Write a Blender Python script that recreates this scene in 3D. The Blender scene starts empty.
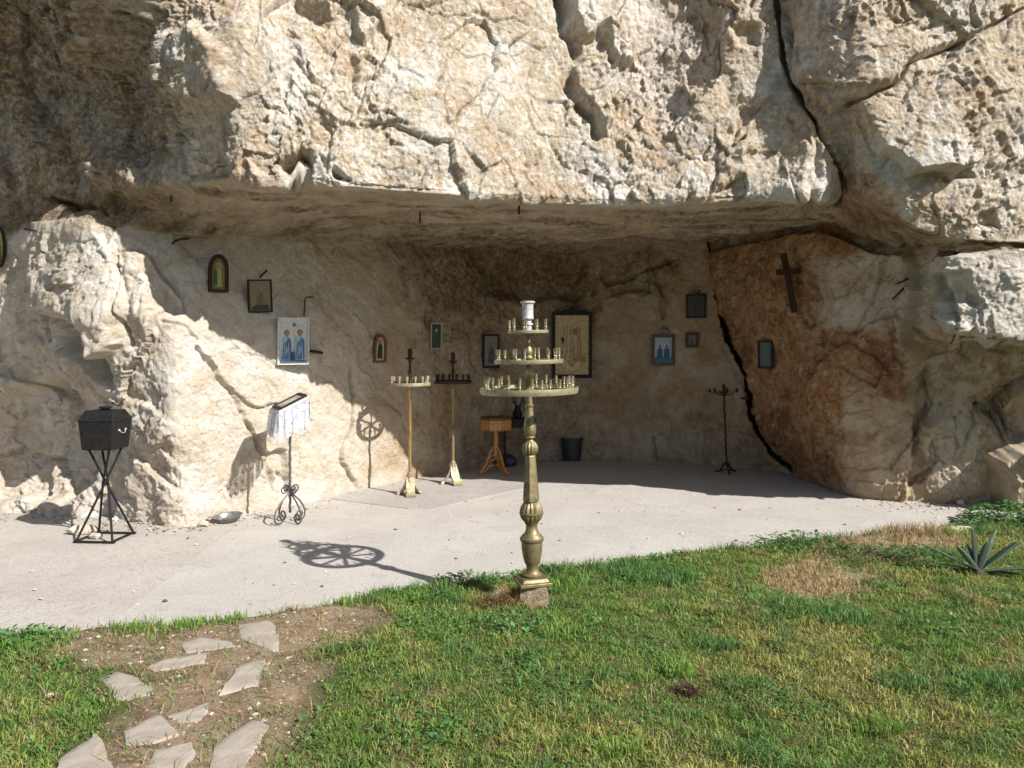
import bpy, math, random
import numpy as np
from mathutils import Vector, Matrix

random.seed(7)
RNG = np.random.default_rng(11)
scene = bpy.context.scene
COL = scene.collection
R = math.radians

# ------------------------------------------------------------------ camera, sky, sun, exposure
F, CX, CY, CH = 773.0, 512.0, 340.0, 1.6      # focal length in pixels, principal column, horizon row, eye height
cam_data = bpy.data.cameras.new('camera')
cam = bpy.data.objects.new('camera', cam_data)
COL.objects.link(cam)
cam.location = (0, 0, CH)
cam.rotation_euler = (R(90), 0, 0)
cam_data.sensor_width = 36.0
cam_data.lens = F / 1024 * 36.0
cam_data.shift_y = (CY - 384) / 1024.0
cam_data.clip_start = 0.05
cam_data.clip_end = 2000
scene.camera = cam

SUN_EL = R(37.0)
SUN_AZ = (0.784, -0.62)                        # horizontal direction towards the sun
world = bpy.data.worlds.new('World')
scene.world = world
world.use_nodes = True
wn = world.node_tree.nodes
sky = wn.new('ShaderNodeTexSky')
sky.sky_type = 'NISHITA'
sky.sun_disc = False
sky.sun_elevation = SUN_EL
sky.sun_rotation = math.atan2(SUN_AZ[0], SUN_AZ[1])
world.node_tree.links.new(sky.outputs[0], wn['Background'].inputs[0])
wn['Background'].inputs[1].default_value = 0.063
sun_data = bpy.data.lights.new('sun', 'SUN')
sun_data.energy = 4.3
sun_data.angle = R(0.53)
sun_data.color = (1.0, 0.97, 0.925)
sun = bpy.data.objects.new('sun', sun_data)
COL.objects.link(sun)
sdir = Vector((-SUN_AZ[0] * math.cos(SUN_EL), -SUN_AZ[1] * math.cos(SUN_EL), -math.sin(SUN_EL)))
sun.rotation_euler = sdir.to_track_quat('-Z', 'Y').to_euler()
sun.location = (8, -8, 12)
scene.view_settings.view_transform = 'Standard'
scene.view_settings.look = 'None'
scene.view_settings.gamma = 1.0
scene.view_settings.use_curve_mapping = False
scene.view_settings.exposure = 0.83
try:
    scene.cycles.max_bounces = 8
    scene.cycles.diffuse_bounces = 4
except Exception:
    pass

# ------------------------------------------------------------------ helpers
def W(px, py, d):
    return Vector(((px - CX) / F * d, d, CH + (CY - py) / F * d))

def G(px, py, z=0.0):
    d = F * (CH - z) / (py - CY)
    return Vector(((px - CX) / F * d, d, z))

def smooth(a, b, x):
    t = np.clip((x - a) / (b - a), 0, 1)
    return t * t * (3 - 2 * t)

_perm = np.random.default_rng(3).permutation(256).astype(np.int64)
_perm = np.concatenate([_perm, _perm, _perm])
_g = np.random.default_rng(5).normal(size=(256, 3))
_g /= np.linalg.norm(_g, axis=1)[:, None]
_rnd = np.random.default_rng(8).random((256, 8))

def pnoise(p, seed=0):
    p = np.asarray(p, dtype=np.float64) + seed * 17.31
    i = np.floor(p).astype(np.int64)
    f = p - i
    u = f * f * f * (f * (f * 6 - 15) + 10)
    i &= 255
    out = 0
    for dx in (0, 1):
        hx = _perm[(i[:, 0] + dx) & 255]
        wx = u[:, 0] if dx else 1 - u[:, 0]
        for dy in (0, 1):
            hy = _perm[hx + ((i[:, 1] + dy) & 255)]
            wy = wx * (u[:, 1] if dy else 1 - u[:, 1])
            for dz in (0, 1):
                h = _perm[hy + ((i[:, 2] + dz) & 255)]
                g = _g[h]
                dot = g[:, 0] * (f[:, 0] - dx) + g[:, 1] * (f[:, 1] - dy) + g[:, 2] * (f[:, 2] - dz)
                out = out + dot * (wy * (u[:, 2] if dz else 1 - u[:, 2]))
    return out * 1.5

def fbm(p, octv=4, seed=0, gain=0.5, lac=2.03):
    a, s, o = 1.0, 0.0, 0
    q = np.array(p, dtype=np.float64)
    for k in range(octv):
        o = o + a * pnoise(q, seed + k)
        s += a
        a *= gain
        q = q * lac
    return o / s

def ridged(p, octv=4, seed=0):
    a, s, o = 1.0, 0.0, 0
    q = np.array(p, dtype=np.float64)
    for k in range(octv):
        o = o + a * (1 - np.abs(pnoise(q, seed + k)) * 2)
        s += a
        a *= 0.5
        q = q * 2.1
    return o / s

def facets(p, seed=0, slope=0.8):
    """broken-rock relief: every Voronoi cell is a tilted flat facet; returns relief and edge distance"""
    p = np.asarray(p, dtype=np.float64) + seed * 9.7
    b = np.floor(p).astype(np.int64)
    f = p - b
    n = len(p)
    d1 = np.full(n, 9.0); d2 = np.full(n, 9.0); val = np.zeros(n)
    for dx in (-1, 0, 1):
        hx = _perm[(b[:, 0] + dx) & 255]
        for dy in (-1, 0, 1):
            hy = _perm[hx + ((b[:, 1] + dy) & 255)]
            for dz in (-1, 0, 1):
                h = _perm[hy + ((b[:, 2] + dz) & 255)]
                r = _rnd[h]
                vx = f[:, 0] - dx - r[:, 0]; vy = f[:, 1] - dy - r[:, 1]; vz = f[:, 2] - dz - r[:, 2]
                dd = vx * vx + vy * vy + vz * vz
                v = (r[:, 3] - 0.5) + slope * ((r[:, 4] - 0.5) * vx + (r[:, 5] - 0.5) * vy + (r[:, 6] - 0.5) * vz) * 2
                near = dd < d1
                d2 = np.where(near, d1, np.minimum(d2, dd))
                val = np.where(near, v, val)
                d1 = np.where(near, dd, d1)
    return val, np.sqrt(d2) - np.sqrt(d1)

def poly_sd(x, y, poly):
    """signed distance to a polygon, positive inside"""
    P = np.asarray(poly, dtype=float)
    best = np.full(x.shape, 1e18)
    inside = np.zeros(x.shape, bool)
    for a, b in zip(P, np.roll(P, -1, axis=0)):
        ex, ey = b - a
        t = np.clip(((x - a[0]) * ex + (y - a[1]) * ey) / (ex * ex + ey * ey + 1e-12), 0, 1)
        best = np.minimum(best, (x - a[0] - t * ex) ** 2 + (y - a[1] - t * ey) ** 2)
        c = ((a[1] > y) != (b[1] > y)) & (x < (b[0] - a[0]) * (y - a[1]) / (b[1] - a[1] + 1e-12) + a[0])
        inside ^= c
    s = np.sqrt(best)
    return np.where(inside, s, -s)

def line_dist(x, y, pts):
    best = np.full(x.shape, 1e18)
    for a, b in zip(pts[:-1], pts[1:]):
        ex, ey = b[0] - a[0], b[1] - a[1]
        t = np.clip(((x - a[0]) * ex + (y - a[1]) * ey) / (ex * ex + ey * ey + 1e-12), 0, 1)
        best = np.minimum(best, (x - a[0] - t * ex) ** 2 + (y - a[1] - t * ey) ** 2)
    return np.sqrt(best)

def tag(o, label=None, cat=None, group=None, kind=None):
    if label: o['label'] = label
    if cat: o['category'] = cat
    if group: o['group'] = group
    if kind: o['kind'] = kind
    return o

def thing(name, loc, label, cat, group=None, rot=(0, 0, 0)):
    o = bpy.data.objects.new(name, None)
    COL.objects.link(o)
    o.empty_display_size = 0.1
    o.location = loc
    o.rotation_euler = rot
    return tag(o, label, cat, group)

def grid_mesh(name, co, nu, nv, flip=False):
    """mesh from an (nv, nu) grid of points"""
    me = bpy.data.meshes.new(name)
    idx = np.arange(nu * nv).reshape(nv, nu)
    a, b, c, d = idx[:-1, :-1].ravel(), idx[:-1, 1:].ravel(), idx[1:, 1:].ravel(), idx[1:, :-1].ravel()
    q = np.stack([a, b, c, d] if not flip else [d, c, b, a], 1).astype(np.int32)
    return quads_mesh(me, co, q)

def quads_mesh(me, co, q):
    k = q.shape[1]
    me.vertices.add(len(co))
    me.vertices.foreach_set('co', np.ascontiguousarray(co, dtype=np.float32).ravel())
    me.loops.add(q.size)
    me.loops.foreach_set('vertex_index', np.ascontiguousarray(q, dtype=np.int32).ravel())
    me.polygons.add(len(q))
    me.polygons.foreach_set('loop_start', np.arange(0, q.size, k, dtype=np.int32))
    try:
        me.polygons.foreach_set('loop_total', np.full(len(q), k, dtype=np.int32))
    except Exception:
        pass
    me.polygons.foreach_set('use_smooth', np.ones(len(q), dtype=bool))
    me.update(calc_edges=True)
    return me

def vcol(me, name, rgba):
    at = me.attributes.new(name, 'FLOAT_COLOR', 'POINT')
    at.data.foreach_set('color', np.ascontiguousarray(rgba, dtype=np.float32).ravel())

def link_mesh(name, me, m, parent=None):
    o = bpy.data.objects.new(name, me)
    COL.objects.link(o)
    if m is not None:
        me.materials.append(m)
    if parent is not None:
        o.parent = parent
    return o

class MB:
    def __init__(self):
        self.v = []; self.f = []
    def add(self, vs, fs, M=None):
        n = len(self.v)
        for p in vs:
            p = Vector(p)
            self.v.append(M @ p if M is not None else p)
        self.f += [tuple(n + i for i in f) for f in fs]
        return self
    def box(self, c, s, M=None, taper=1.0):
        x, y, z = [k / 2 for k in s]
        vs = []
        for sz, t in ((-1, 1.0), (1, taper)):
            for sx, sy in ((-1, -1), (1, -1), (1, 1), (-1, 1)):
                vs.append((c[0] + sx * x * t, c[1] + sy * y * t, c[2] + sz * z))
        return self.add(vs, [(3, 2, 1, 0), (4, 5, 6, 7), (0, 1, 5, 4), (1, 2, 6, 5), (2, 3, 7, 6), (3, 0, 4, 7)], M)
    def lathe(self, prof, n=20, c=(0, 0, 0), M=None, flute=0, fd=0.0, rot=0.0):
        vs, fs = [], []
        for r, z in prof:
            for k in range(n):
                a = 2 * math.pi * k / n + rot
                rr = r * (1 - fd * (0.5 - 0.5 * math.cos(flute * a))) if flute else r
                vs.append((c[0] + rr * math.cos(a), c[1] + rr * math.sin(a), c[2] + z))
        m = len(prof)
        for i in range(m - 1):
            for k in range(n):
                k2 = (k + 1) % n
                fs.append((i * n + k, i * n + k2, (i + 1) * n + k2, (i + 1) * n + k))
        if prof[0][0] > 1e-6: fs.append(tuple(reversed(range(n))))
        if prof[-1][0] > 1e-6: fs.append(tuple((m - 1) * n + k for k in range(n)))
        return self.add(vs, fs, M)
    def tube(self, pts, r, n=8, M=None, closed=False):
        pts = [Vector(p) for p in pts]
        m = len(pts)
        rs = r if isinstance(r, (list, tuple)) else [r] * m
        vs, fs = [], []
        up = None
        for i, p in enumerate(pts):
            a = pts[i - 1] if (i > 0 or closed) else p
            b = pts[(i + 1) % m] if (i < m - 1 or closed) else p
            t = (b - a).normalized()
            if up is None:
                up = t.orthogonal().normalized()
            else:
                up = (up - t * up.dot(t))
                up = up.normalized() if up.length > 1e-6 else t.orthogonal().normalized()
            w = t.cross(up)
            for k in range(n):
                an = 2 * math.pi * k / n
                vs.append(p + (up * math.cos(an) + w * math.sin(an)) * rs[i])
        for i in range(m if closed else m - 1):
            j = (i + 1) % m
            for k in range(n):
                k2 = (k + 1) % n
                fs.append((i * n + k, i * n + k2, j * n + k2, j * n + k))
        if not closed:
            fs.append(tuple(reversed(range(n))))
            fs.append(tuple((m - 1) * n + k for k in range(n)))
        return self.add(vs, fs, M)
    def prism(self, poly, y0, y1, M=None):
        """polygon in the local XZ plane, extruded along Y (front face at the lower y)"""
        n = len(poly)
        ya, yb = min(y0, y1), max(y0, y1)
        vs = [(x, ya, z) for x, z in poly] + [(x, yb, z) for x, z in poly]
        fs = [tuple(range(n)), tuple(reversed(range(n, 2 * n)))]
        for i in range(n):
            j = (i + 1) % n
            fs.append((j, i, n + i, n + j))
        return self.add(vs, fs, M)
    def build(self, name, m, parent=None, smooth_=False, loc=None):
        me = bpy.data.meshes.new(name)
        me.from_pydata([tuple(p) for p in self.v], [], self.f)
        if smooth_:
            me.polygons.foreach_set('use_smooth', [True] * len(me.polygons))
            try:
                me.set_sharp_from_angle(angle=R(38))
            except Exception:
                pass
        me.update()
        o = link_mesh(name, me, m, parent)
        if loc is not None: o.location = loc
        return o

def bevel(o, w, seg=2):
    b = o.modifiers.new('bevel', 'BEVEL')
    b.width = w; b.segments = seg; b.limit_method = 'ANGLE'; b.angle_limit = R(35)
    return o

# ------------------------------------------------------------------ materials
def new_mat(name):
    m = bpy.data.materials.new(name)
    m.use_nodes = True
    nt = m.node_tree
    return m, nt, nt.nodes, nt.links, nt.nodes['Principled BSDF']

def mixc(nt, fac, a, b, mode='MIX'):
    n = nt.nodes.new('ShaderNodeMix'); n.data_type = 'RGBA'; n.blend_type = mode
    for i, v in ((0, fac), (6, a), (7, b)):
        if isinstance(v, (int, float)): n.inputs[i].default_value = v
        elif isinstance(v, (tuple, list)): n.inputs[i].default_value = (*v[:3], 1)
        else: nt.links.new(v, n.inputs[i])
    return n.outputs[2]

def noise_n(nt, scale, detail=4, rough=0.55, vec=None, dist=0.0):
    n = nt.nodes.new('ShaderNodeTexNoise')
    n.inputs['Scale'].default_value = scale; n.inputs['Detail'].default_value = detail
    n.inputs['Roughness'].default_value = rough; n.inputs['Distortion'].default_value = dist
    if vec is not None: nt.links.new(vec, n.inputs['Vector'])
    return n.outputs['Fac']

def ramp(nt, src, a, b, va=0.0, vb=1.0):
    n = nt.nodes.new('ShaderNodeMapRange'); n.interpolation_type = 'SMOOTHSTEP'
    n.inputs[1].default_value = a; n.inputs[2].default_value = b
    n.inputs[3].default_value = va; n.inputs[4].default_value = vb
    nt.links.new(src, n.inputs[0])
    return n.outputs[0]

def mathn(nt, op, a, b=None):
    n = nt.nodes.new('ShaderNodeMath'); n.operation = op
    for i, v in ((0, a), (1, b)):
        if v is None: continue
        if isinstance(v, (int, float)): n.inputs[i].default_value = v
        else: nt.links.new(v, n.inputs[i])
    return n.outputs[0]

def bump(nt, height, strength, dist, prev=None):
    b = nt.nodes.new('ShaderNodeBump')
    b.inputs['Strength'].default_value = strength; b.inputs['Distance'].default_value = dist
    nt.links.new(height, b.inputs['Height'])
    if prev is not None: nt.links.new(prev, b.inputs['Normal'])
    return b.outputs[0]

def geo_pos(nt):
    t = nt.nodes.new('ShaderNodeTexCoord')
    return t.outputs['Object']

def simple(name, c1, c2, scale=30, rough=0.6, metal=0.0, bmp=0.15, bdist=0.002, r2=None, spots=None):
    m, nt, N, L, P = new_mat(name)
    v = geo_pos(nt)
    a = noise_n(nt, scale, 5, 0.6, v)
    c = mixc(nt, ramp(nt, a, 0.35, 0.65), c1, c2)
    if spots is not None:
        s = noise_n(nt, scale * 3.1, 3, 0.6, v)
        c = mixc(nt, ramp(nt, s, 0.56, 0.66), c, spots)
    L.new(c, P.inputs['Base Color'])
    P.inputs['Metallic'].default_value = metal
    if r2 is None: P.inputs['Roughness'].default_value = rough
    else: L.new(ramp(nt, a, 0.3, 0.7, rough, r2), P.inputs['Roughness'])
    if bmp: L.new(bump(nt, noise_n(nt, scale * 4, 4, 0.6, v), bmp, bdist), P.inputs['Normal'])
    return m

MAT = {}
MAT['brass'] = simple('aged_brass', (0.29, 0.235, 0.12), (0.19, 0.15, 0.08), 22, 0.46, 0.65, 0.2, 0.002, 0.68, (0.12, 0.105, 0.07))
MAT['brass_pale'] = simple('pale_brass', (0.42, 0.38, 0.25), (0.27, 0.24, 0.14), 30, 0.45, 0.55, 0.15, 0.001, 0.6)
MAT['brass_dull'] = simple('dull_brass', (0.30, 0.22, 0.11), (0.20, 0.15, 0.08), 25, 0.5, 0.6, 0.2, 0.002, 0.65)
MAT['brass_foot'] = simple('worn_brass', (0.46, 0.40, 0.27), (0.30, 0.25, 0.15), 25, 0.5, 0.5, 0.2, 0.002, 0.65)
MAT['copper_pole'] = simple('reddish_brass', (0.42, 0.27, 0.13), (0.30, 0.18, 0.08), 25, 0.42, 0.7, 0.15, 0.002, 0.55)
MAT['silver'] = simple('weathered_white_metal', (0.55, 0.55, 0.54), (0.36, 0.36, 0.36), 45, 0.5, 0.25, 0.2, 0.001, 0.6, (0.2, 0.2, 0.2))
MAT['black_iron'] = simple('black_painted_iron', (0.009, 0.0085, 0.0085), (0.016, 0.015, 0.014), 30, 0.5, 0.0, 0.25, 0.002, 0.65, (0.03, 0.026, 0.022))
MAT['black_iron'].node_tree.nodes['Principled BSDF'].inputs['Specular IOR Level'].default_value = 0.2
MAT['dark_iron'] = simple('dark_rusty_iron', (0.035, 0.028, 0.024), (0.06, 0.042, 0.03), 40, 0.6, 0.4, 0.3, 0.002)
MAT['grey_iron'] = simple('grey_wrought_iron', (0.10, 0.098, 0.095), (0.16, 0.15, 0.14), 40, 0.5, 0.6, 0.2, 0.001)
MAT['steel'] = simple('dull_steel', (0.30, 0.29, 0.27), (0.20, 0.19, 0.18), 30, 0.5, 0.7, 0.2, 0.001)
MAT['white_metal'] = simple('bright_metal', (0.7, 0.7, 0.7), (0.55, 0.55, 0.55), 30, 0.4, 0.3, 0)
MAT['orange_wood'] = simple('varnished_orange_wood', (0.42, 0.20, 0.06), (0.30, 0.13, 0.035), 35, 0.45, 0, 0.2, 0.002)
MAT['dark_wood'] = simple('dark_brown_wood', (0.04, 0.02, 0.011), (0.025, 0.013, 0.008), 35, 0.55, 0, 0.3, 0.002)
MAT['brown_wood'] = simple('brown_wood', (0.11, 0.05, 0.022), (0.075, 0.034, 0.016), 35, 0.5, 0, 0.3, 0.002)
MAT['black_frame'] = simple('black_lacquered_wood', (0.015, 0.013, 0.012), (0.025, 0.02, 0.017), 30, 0.5, 0, 0.2, 0.002)
for _k in ('dark_wood', 'black_frame', 'dark_iron'): MAT[_k].node_tree.nodes['Principled BSDF'].inputs['Specular IOR Level'].default_value = 0.15
MAT['lace'] = simple('white_lace', (0.62, 0.63, 0.66), (0.52, 0.53, 0.58), 60, 0.85, 0, 0.3, 0.002)
MAT['gold_cloth'] = None
MAT['bucket'] = simple('dark_plastic', (0.022, 0.024, 0.027), (0.03, 0.032, 0.035), 20, 0.5, 0, 0.1)
MAT['blue_bag'] = simple('blue_plastic', (0.015, 0.022, 0.06), (0.01, 0.016, 0.035), 20, 0.5, 0, 0.3, 0.005)
MAT['grey_cloth'] = simple('grey_folded_cloth', (0.14, 0.125, 0.125), (0.09, 0.08, 0.085), 30, 0.85, 0, 0.4, 0.004)
def flat(name, c, rough=0.6):
    if name not in MAT:
        MAT[name] = simple(name, c, tuple(k * 0.72 for k in c), 60, rough, 0, 0.1, 0.001)
    return MAT[name]
# ------------------------------------------------------------------ the cliff with its cave
# station rows:  px : floor row | (row,depth) wall low | wall high | wall top | ceiling | lip | face foot | face mid | depth at row 0, -150, -400
ST = [
 (-520, 516, (430, 7.0), (330, 7.0), (235, 7.0), (215, 7.0), (195, 7.0), (175, 6.9), (90, 6.8), 6.7, 6.3, 6.8),
 (-160, 514, (430, 7.1), (330, 7.1), (235, 7.2), (215, 7.3), (195, 7.3), (175, 7.2), (90, 7.2), 7.0, 6.5, 6.8),
 (0, 512, (430, 7.45), (330, 7.6), (238, 7.6), (212, 7.7), (192, 7.7), (170, 7.6), (90, 7.5), 7.2, 6.5, 6.6),
 (36, 513, (440, 7.45), (325, 7.35), (228, 7.35), (208, 7.5), (192, 7.55), (168, 7.5), (90, 7.5), 7.2, 6.2, 6.3),
 (70, 515, (440, 7.2), (318, 6.8), (222, 6.85), (206, 7.25), (190, 7.3), (164, 7.4), (90, 7.5), 7.1, 6.0, 6.1),
 (105, 517, (440, 6.98), (315, 6.6), (225, 6.75), (206, 7.0), (190, 6.9), (160, 6.95), (95, 7.3), 6.8, 5.8, 6.0),
 (140, 521, (440, 6.72), (315, 6.58), (232, 6.85), (208, 6.9), (186, 6.7), (162, 6.75), (100, 6.95), 6.5, 5.75, 6.0),
 (175,  525, (440, 6.55), (320, 6.6), (236, 7.0), (208, 6.8), (186, 6.5), (162, 6.5), (105, 6.35), 6.15, 5.85, 6.1),
 (205, 521, (430, 6.75), (330, 6.8), (238, 7.1), (208, 6.8), (182, 6.3), (175, 6.265), (100, 6.13), 6.165, 6.1, 6.4),
 (235, 515, (425, 7.0), (330, 7.02), (238, 7.3), (208, 6.8), (180, 5.9), (173, 5.865), (90, 5.85), 6.14, 6.4, 6.8),
 (310, 502, (420, 7.6), (325, 7.6), (234, 7.9), (208, 6.95), (184, 5.93), (177, 5.895), (90, 5.98), 6.311, 6.7, 7.2),
 (360, 490, (412, 8.2), (322, 8.2), (238, 8.45), (211, 7.1), (189, 6.05), (182, 6.015), (90, 6.1), 6.41, 6.8, 7.3),
 (415, 479, (405, 8.85), (320, 8.88), (243, 9.1), (215, 7.35), (194, 6.18), (187, 6.145), (92, 6.25), 6.53, 6.85, 7.3),
 (452, 471, (400, 9.4), (320, 9.42), (247, 9.6), (218, 7.5), (197, 6.28), (190, 6.245), (94, 6.36), 6.586, 6.85, 7.3),
 (500, 463, (400, 10.0), (320, 10.05), (252, 10.2), (222, 7.7), (200, 6.51), (193, 6.475), (96, 6.56), 6.762, 6.9, 7.3),
 (560, 459, (400, 10.4), (320, 10.4), (256, 10.5), (226, 7.8), (204, 6.68), (197, 6.645), (98, 6.75), 6.91, 6.9, 7.3),
 (620, 460, (400, 10.3), (320, 10.3), (249, 10.4), (226, 7.8), (206, 6.76), (199, 6.725), (100, 6.91), 7.052, 6.95, 7.3),
 (660, 462, (400, 10.1), (320, 10.1), (244, 10.1), (225, 7.8), (206, 6.75), (199, 6.715), (100, 6.9), 7.045, 6.95, 7.3),
 (715, 465, (400, 9.85), (320, 9.8), (241, 9.7), (223, 7.7), (203, 6.7), (196, 6.665), (100, 6.82), 6.924, 6.9, 7.3),
 (780, 471, (410, 9.1), (312, 8.75), (230, 8.7), (216, 7.5), (200, 6.68), (193, 6.645), (100, 6.77), 6.824, 6.8, 7.2),
 (815, 480, (410, 8.45), (310, 8.2), (222, 8.1), (210, 7.3), (198, 6.55), (191, 6.515), (100, 6.55), 6.605, 6.7, 7.0),
 (843, 491.5, (410, 7.97), (310, 7.87), (226, 7.77), (208, 7.3), (194, 6.95), (172, 6.75), (95, 6.45), 6.38, 6.6, 6.9),
 (864, 497, (410, 7.74), (310, 7.62), (236, 7.5), (216, 7.0), (196, 6.52), (172, 6.4), (95, 6.33), 6.35, 6.5, 6.8),
 (910, 501, (410, 7.6), (310, 7.22), (250, 7.1), (240, 6.75), (226, 6.48), (200, 6.38), (100, 6.36), 6.38, 6.5, 6.8),
 (950, 504, (418, 7.5), (342, 6.85), (251, 6.75), (245, 6.68), (238, 6.52), (212, 6.45), (100, 6.42), 6.42, 6.5, 6.8),
 (1000, 505, (420, 7.4), (350, 6.72), (250, 6.66), (246, 6.66), (241, 6.6), (222, 6.54), (100, 6.5), 6.5, 6.6, 6.9),
 (1060, 506, (420, 7.4), (356, 6.66), (250, 6.7), (246, 6.7), (241, 6.66), (222, 6.62), (100, 6.6), 6.6, 6.7, 6.9),
 (1180, 508, (425, 7.3), (358, 6.6), (250, 6.7), (246, 6.68), (238, 6.6), (215, 6.6), (80, 6.6), 6.6, 6.7, 7.0),
 (1350, 512, (430, 7.1), (335, 6.9), (250, 6.7), (246, 6.65), (234, 6.5), (210, 6.5), (60, 6.5), 6.5, 6.6, 6.9),
 (1700, 520, (430, 6.8), (335, 6.6), (236, 6.5), (226, 6.4), (214, 6.3), (190, 6.3), (60, 6.3), 6.3, 6.4, 6.7),
]
cnt = [5, 72, 84, 80, 66, 46, 26, 84, 92, 50, 24, 10]
spx = np.array([s[0] for s in ST], float)
upx = np.concatenate([np.arange(-520, -60, 12.0), np.arange(-60, 1084, 1.08), np.arange(1084, 1700, 10.0)])
rows_px = []; rows_d = []; 
NR = 13
tab_y = np.zeros((NR, len(ST))); tab_d = np.zeros((NR, len(ST)))
for i, s in enumerate(ST):
    fd = F * CH / (s[1] - CY)
    seq = [(s[1] + 25, fd * 1.002), (s[1], fd), s[2], s[3], s[4], s[5], s[6], s[7], s[8], (0, s[9]), (-150, s[10]), (-400, s[11]), (-640, s[11] + 1.6)]
    for k, (a, b) in enumerate(seq):
        tab_y[k, i] = a; tab_d[k, i] = b
def gsm(a, sig, axis):
    n = int(3 * sig) + 1
    k = np.exp(-0.5 * (np.arange(-n, n + 1) / sig) ** 2); k /= k.sum()
    pad = [(0, 0), (0, 0)]; pad[axis] = (n, n)
    ap = np.pad(a, pad, mode='edge')
    return np.apply_along_axis(lambda r: np.convolve(r, k, 'valid'), axis, ap)
RY = np.array([np.interp(upx, spx, tab_y[k]) for k in range(NR)])
RD = np.array([np.interp(upx, spx, tab_d[k]) for k in range(NR)])
RY = gsm(RY, 8, 1); RD = gsm(RD, 6, 1)
VV, VR = [], []
for k, c in enumerate(cnt):
    t = np.arange(c) / c
    VV.append(k + t)
VV = np.concatenate(VV + [np.array([NR - 1.0])])
k0 = np.minimum(np.floor(VV).astype(int), NR - 2); tt = (VV - k0)[:, None]
SD = RD[k0] * (1 - tt) + RD[k0 + 1] * tt
# interpolate heights in metres, not rows, so that surfaces stay straight
RZ = CH + (CY - RY) / F * RD
RX = (upx[None, :] - CX) / F * RD
SX = RX[k0] * (1 - tt) + RX[k0 + 1] * tt
SZ = RZ[k0] * (1 - tt) + RZ[k0 + 1] * tt
SX, SD, SZ = [gsm(a, 1.3, 0) for a in (SX, SD, SZ)]
nv, nu = SX.shape
VROW = np.repeat(VV[:, None], nu, 1)

def normals(X, Y, Z):
    P = np.stack([X, Y, Z], -1)
    du = np.gradient(P, axis=1); dv = np.gradient(P, axis=0)
    n = np.cross(du, dv)
    n /= np.linalg.norm(n, axis=-1, keepdims=True) + 1e-12
    return n

base = np.stack([SX, SD, SZ], -1).reshape(-1, 3)
PX0 = (CX + F * SX / SD).ravel(); PY0 = (CY - F * (SZ - CH) / SD).ravel()
vr = VROW.ravel()
is_face = smooth(5.75, 6.3, vr)              # outer cliff face
is_ceil = smooth(3.9, 4.1, vr) * (1 - smooth(5.6, 6.0, vr))
is_wall = 1 - smooth(3.7, 4.1, vr)
# ragged outlines for everything sculpted below
wob = np.stack([fbm(base * 3.1, 4, 40), fbm(base * 3.1, 4, 50)], 1)
wx = PX0 + wob[:, 0] * 14; wy = PY0 + wob[:, 1] * 14

disp = np.zeros(len(base))
def block(poly, amp, soft=5, where=None, tilt=(0, 0)):
    """raise (or sink) an outlined block of rock; tilt changes the amount across it per 100 px"""
    global disp
    P = np.array(poly, float); c = P.mean(0)
    lo = P.min(0) - 3 * soft - 20; hi = P.max(0) + 3 * soft + 20
    m = (wx > lo[0]) & (wx < hi[0]) & (wy > lo[1]) & (wy < hi[1])
    if where is not None: m &= where
    idx = np.nonzero(m)[0]
    if not len(idx): return
    s = smooth(-soft * 0.6, soft * 1.4, poly_sd(wx[idx], wy[idx], poly))
    a = amp + tilt[0] * (wx[idx] - c[0]) / 100 + tilt[1] * (wy[idx] - c[1]) / 100
    disp[idx] += s * a
cw_noise = fbm(base * 5, 3, 300) + 0.5 * fbm(base * 16, 2, 305)
deep = np.zeros(len(base))                   # joints cut straight back into the rock
def crack(pts, width, depth, where=None, wobble=1.0, back=False):
    global disp
    P = np.array(pts, float)
    lo = P.min(0) - width * 3; hi = P.max(0) + width * 3
    x = PX0 + wob[:, 0] * 7 * wobble; y = PY0 + wob[:, 1] * 7 * wobble
    m = (x > lo[0]) & (x < hi[0]) & (y > lo[1]) & (y < hi[1])
    if where is not None: m &= where
    idx = np.nonzero(m)[0]
    d = line_dist(x[idx], y[idx], pts) / np.clip(0.75 + 0.9 * cw_noise[idx], 0.35, 1.3)
    cut = depth * (1 - smooth(width * 0.25, width, d))
    if back: deep[idx] = np.maximum(deep[idx], cut)
    else: disp[idx] -= cut
fa = vr > 5.6; wa = vr < 4.05; cu = vr > 4.0
# --- upper left: recess, hanging rock
block([(88, -60), (86, 8), (100, 30), (118, 52), (128, 72), (148, 66), (158, 30), (172, -20), (172, -60)], 0.55, 5, fa, (0.1, 0))
block([(20, 95), (50, 98), (45, 125), (20, 125)], -0.12, 6, fa)
block([(92, 165), (118, 148), (150, 165), (158, 190), (125, 192), (95, 186)], 0.16, 8, cu)
block([(160, 40), (200, 20), (235, 60), (235, 105), (190, 110), (165, 90)], 0.10, 8, fa)
block([(95, 205), (50, 197), (45, 203), (108, 212)], -0.2, 3)
# --- face, left to right
block([(272, 158), (300, 150), (318, 165), (312, 186), (290, 190)], -0.20, 5, fa)
block([(244, 160), (266, 172), (300, 184), (304, 194), (240, 188)], 0.06, 4, fa)
crack([(338, 172), (345, 180)], 6, 0.18, fa)
block([(292, -5), (325, -5), (335, 15), (318, 22), (300, 12)], -0.16, 5, fa)
block([(352, 0), (372, -4), (388, 22), (366, 40), (356, 34)], 0.10, 3, fa, (0, 0.1))
block([(350, 55), (362, 60), (358, 92), (349, 82)], -0.08, 4, fa)
block([(548, -30), (562, -30), (570, 20), (580, 55), (572, 58), (562, 40)], -0.22, 5, fa)
block([(556, -30), (596, -30), (597, 20), (592, 42), (578, 44), (566, 15)], 0.14, 3, fa, (0, 0.1))
block([(600, 20), (643, 28), (634, 66), (612, 66), (602, 52)], 0.14, 3, fa, (-0.15, 0.1))
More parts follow.
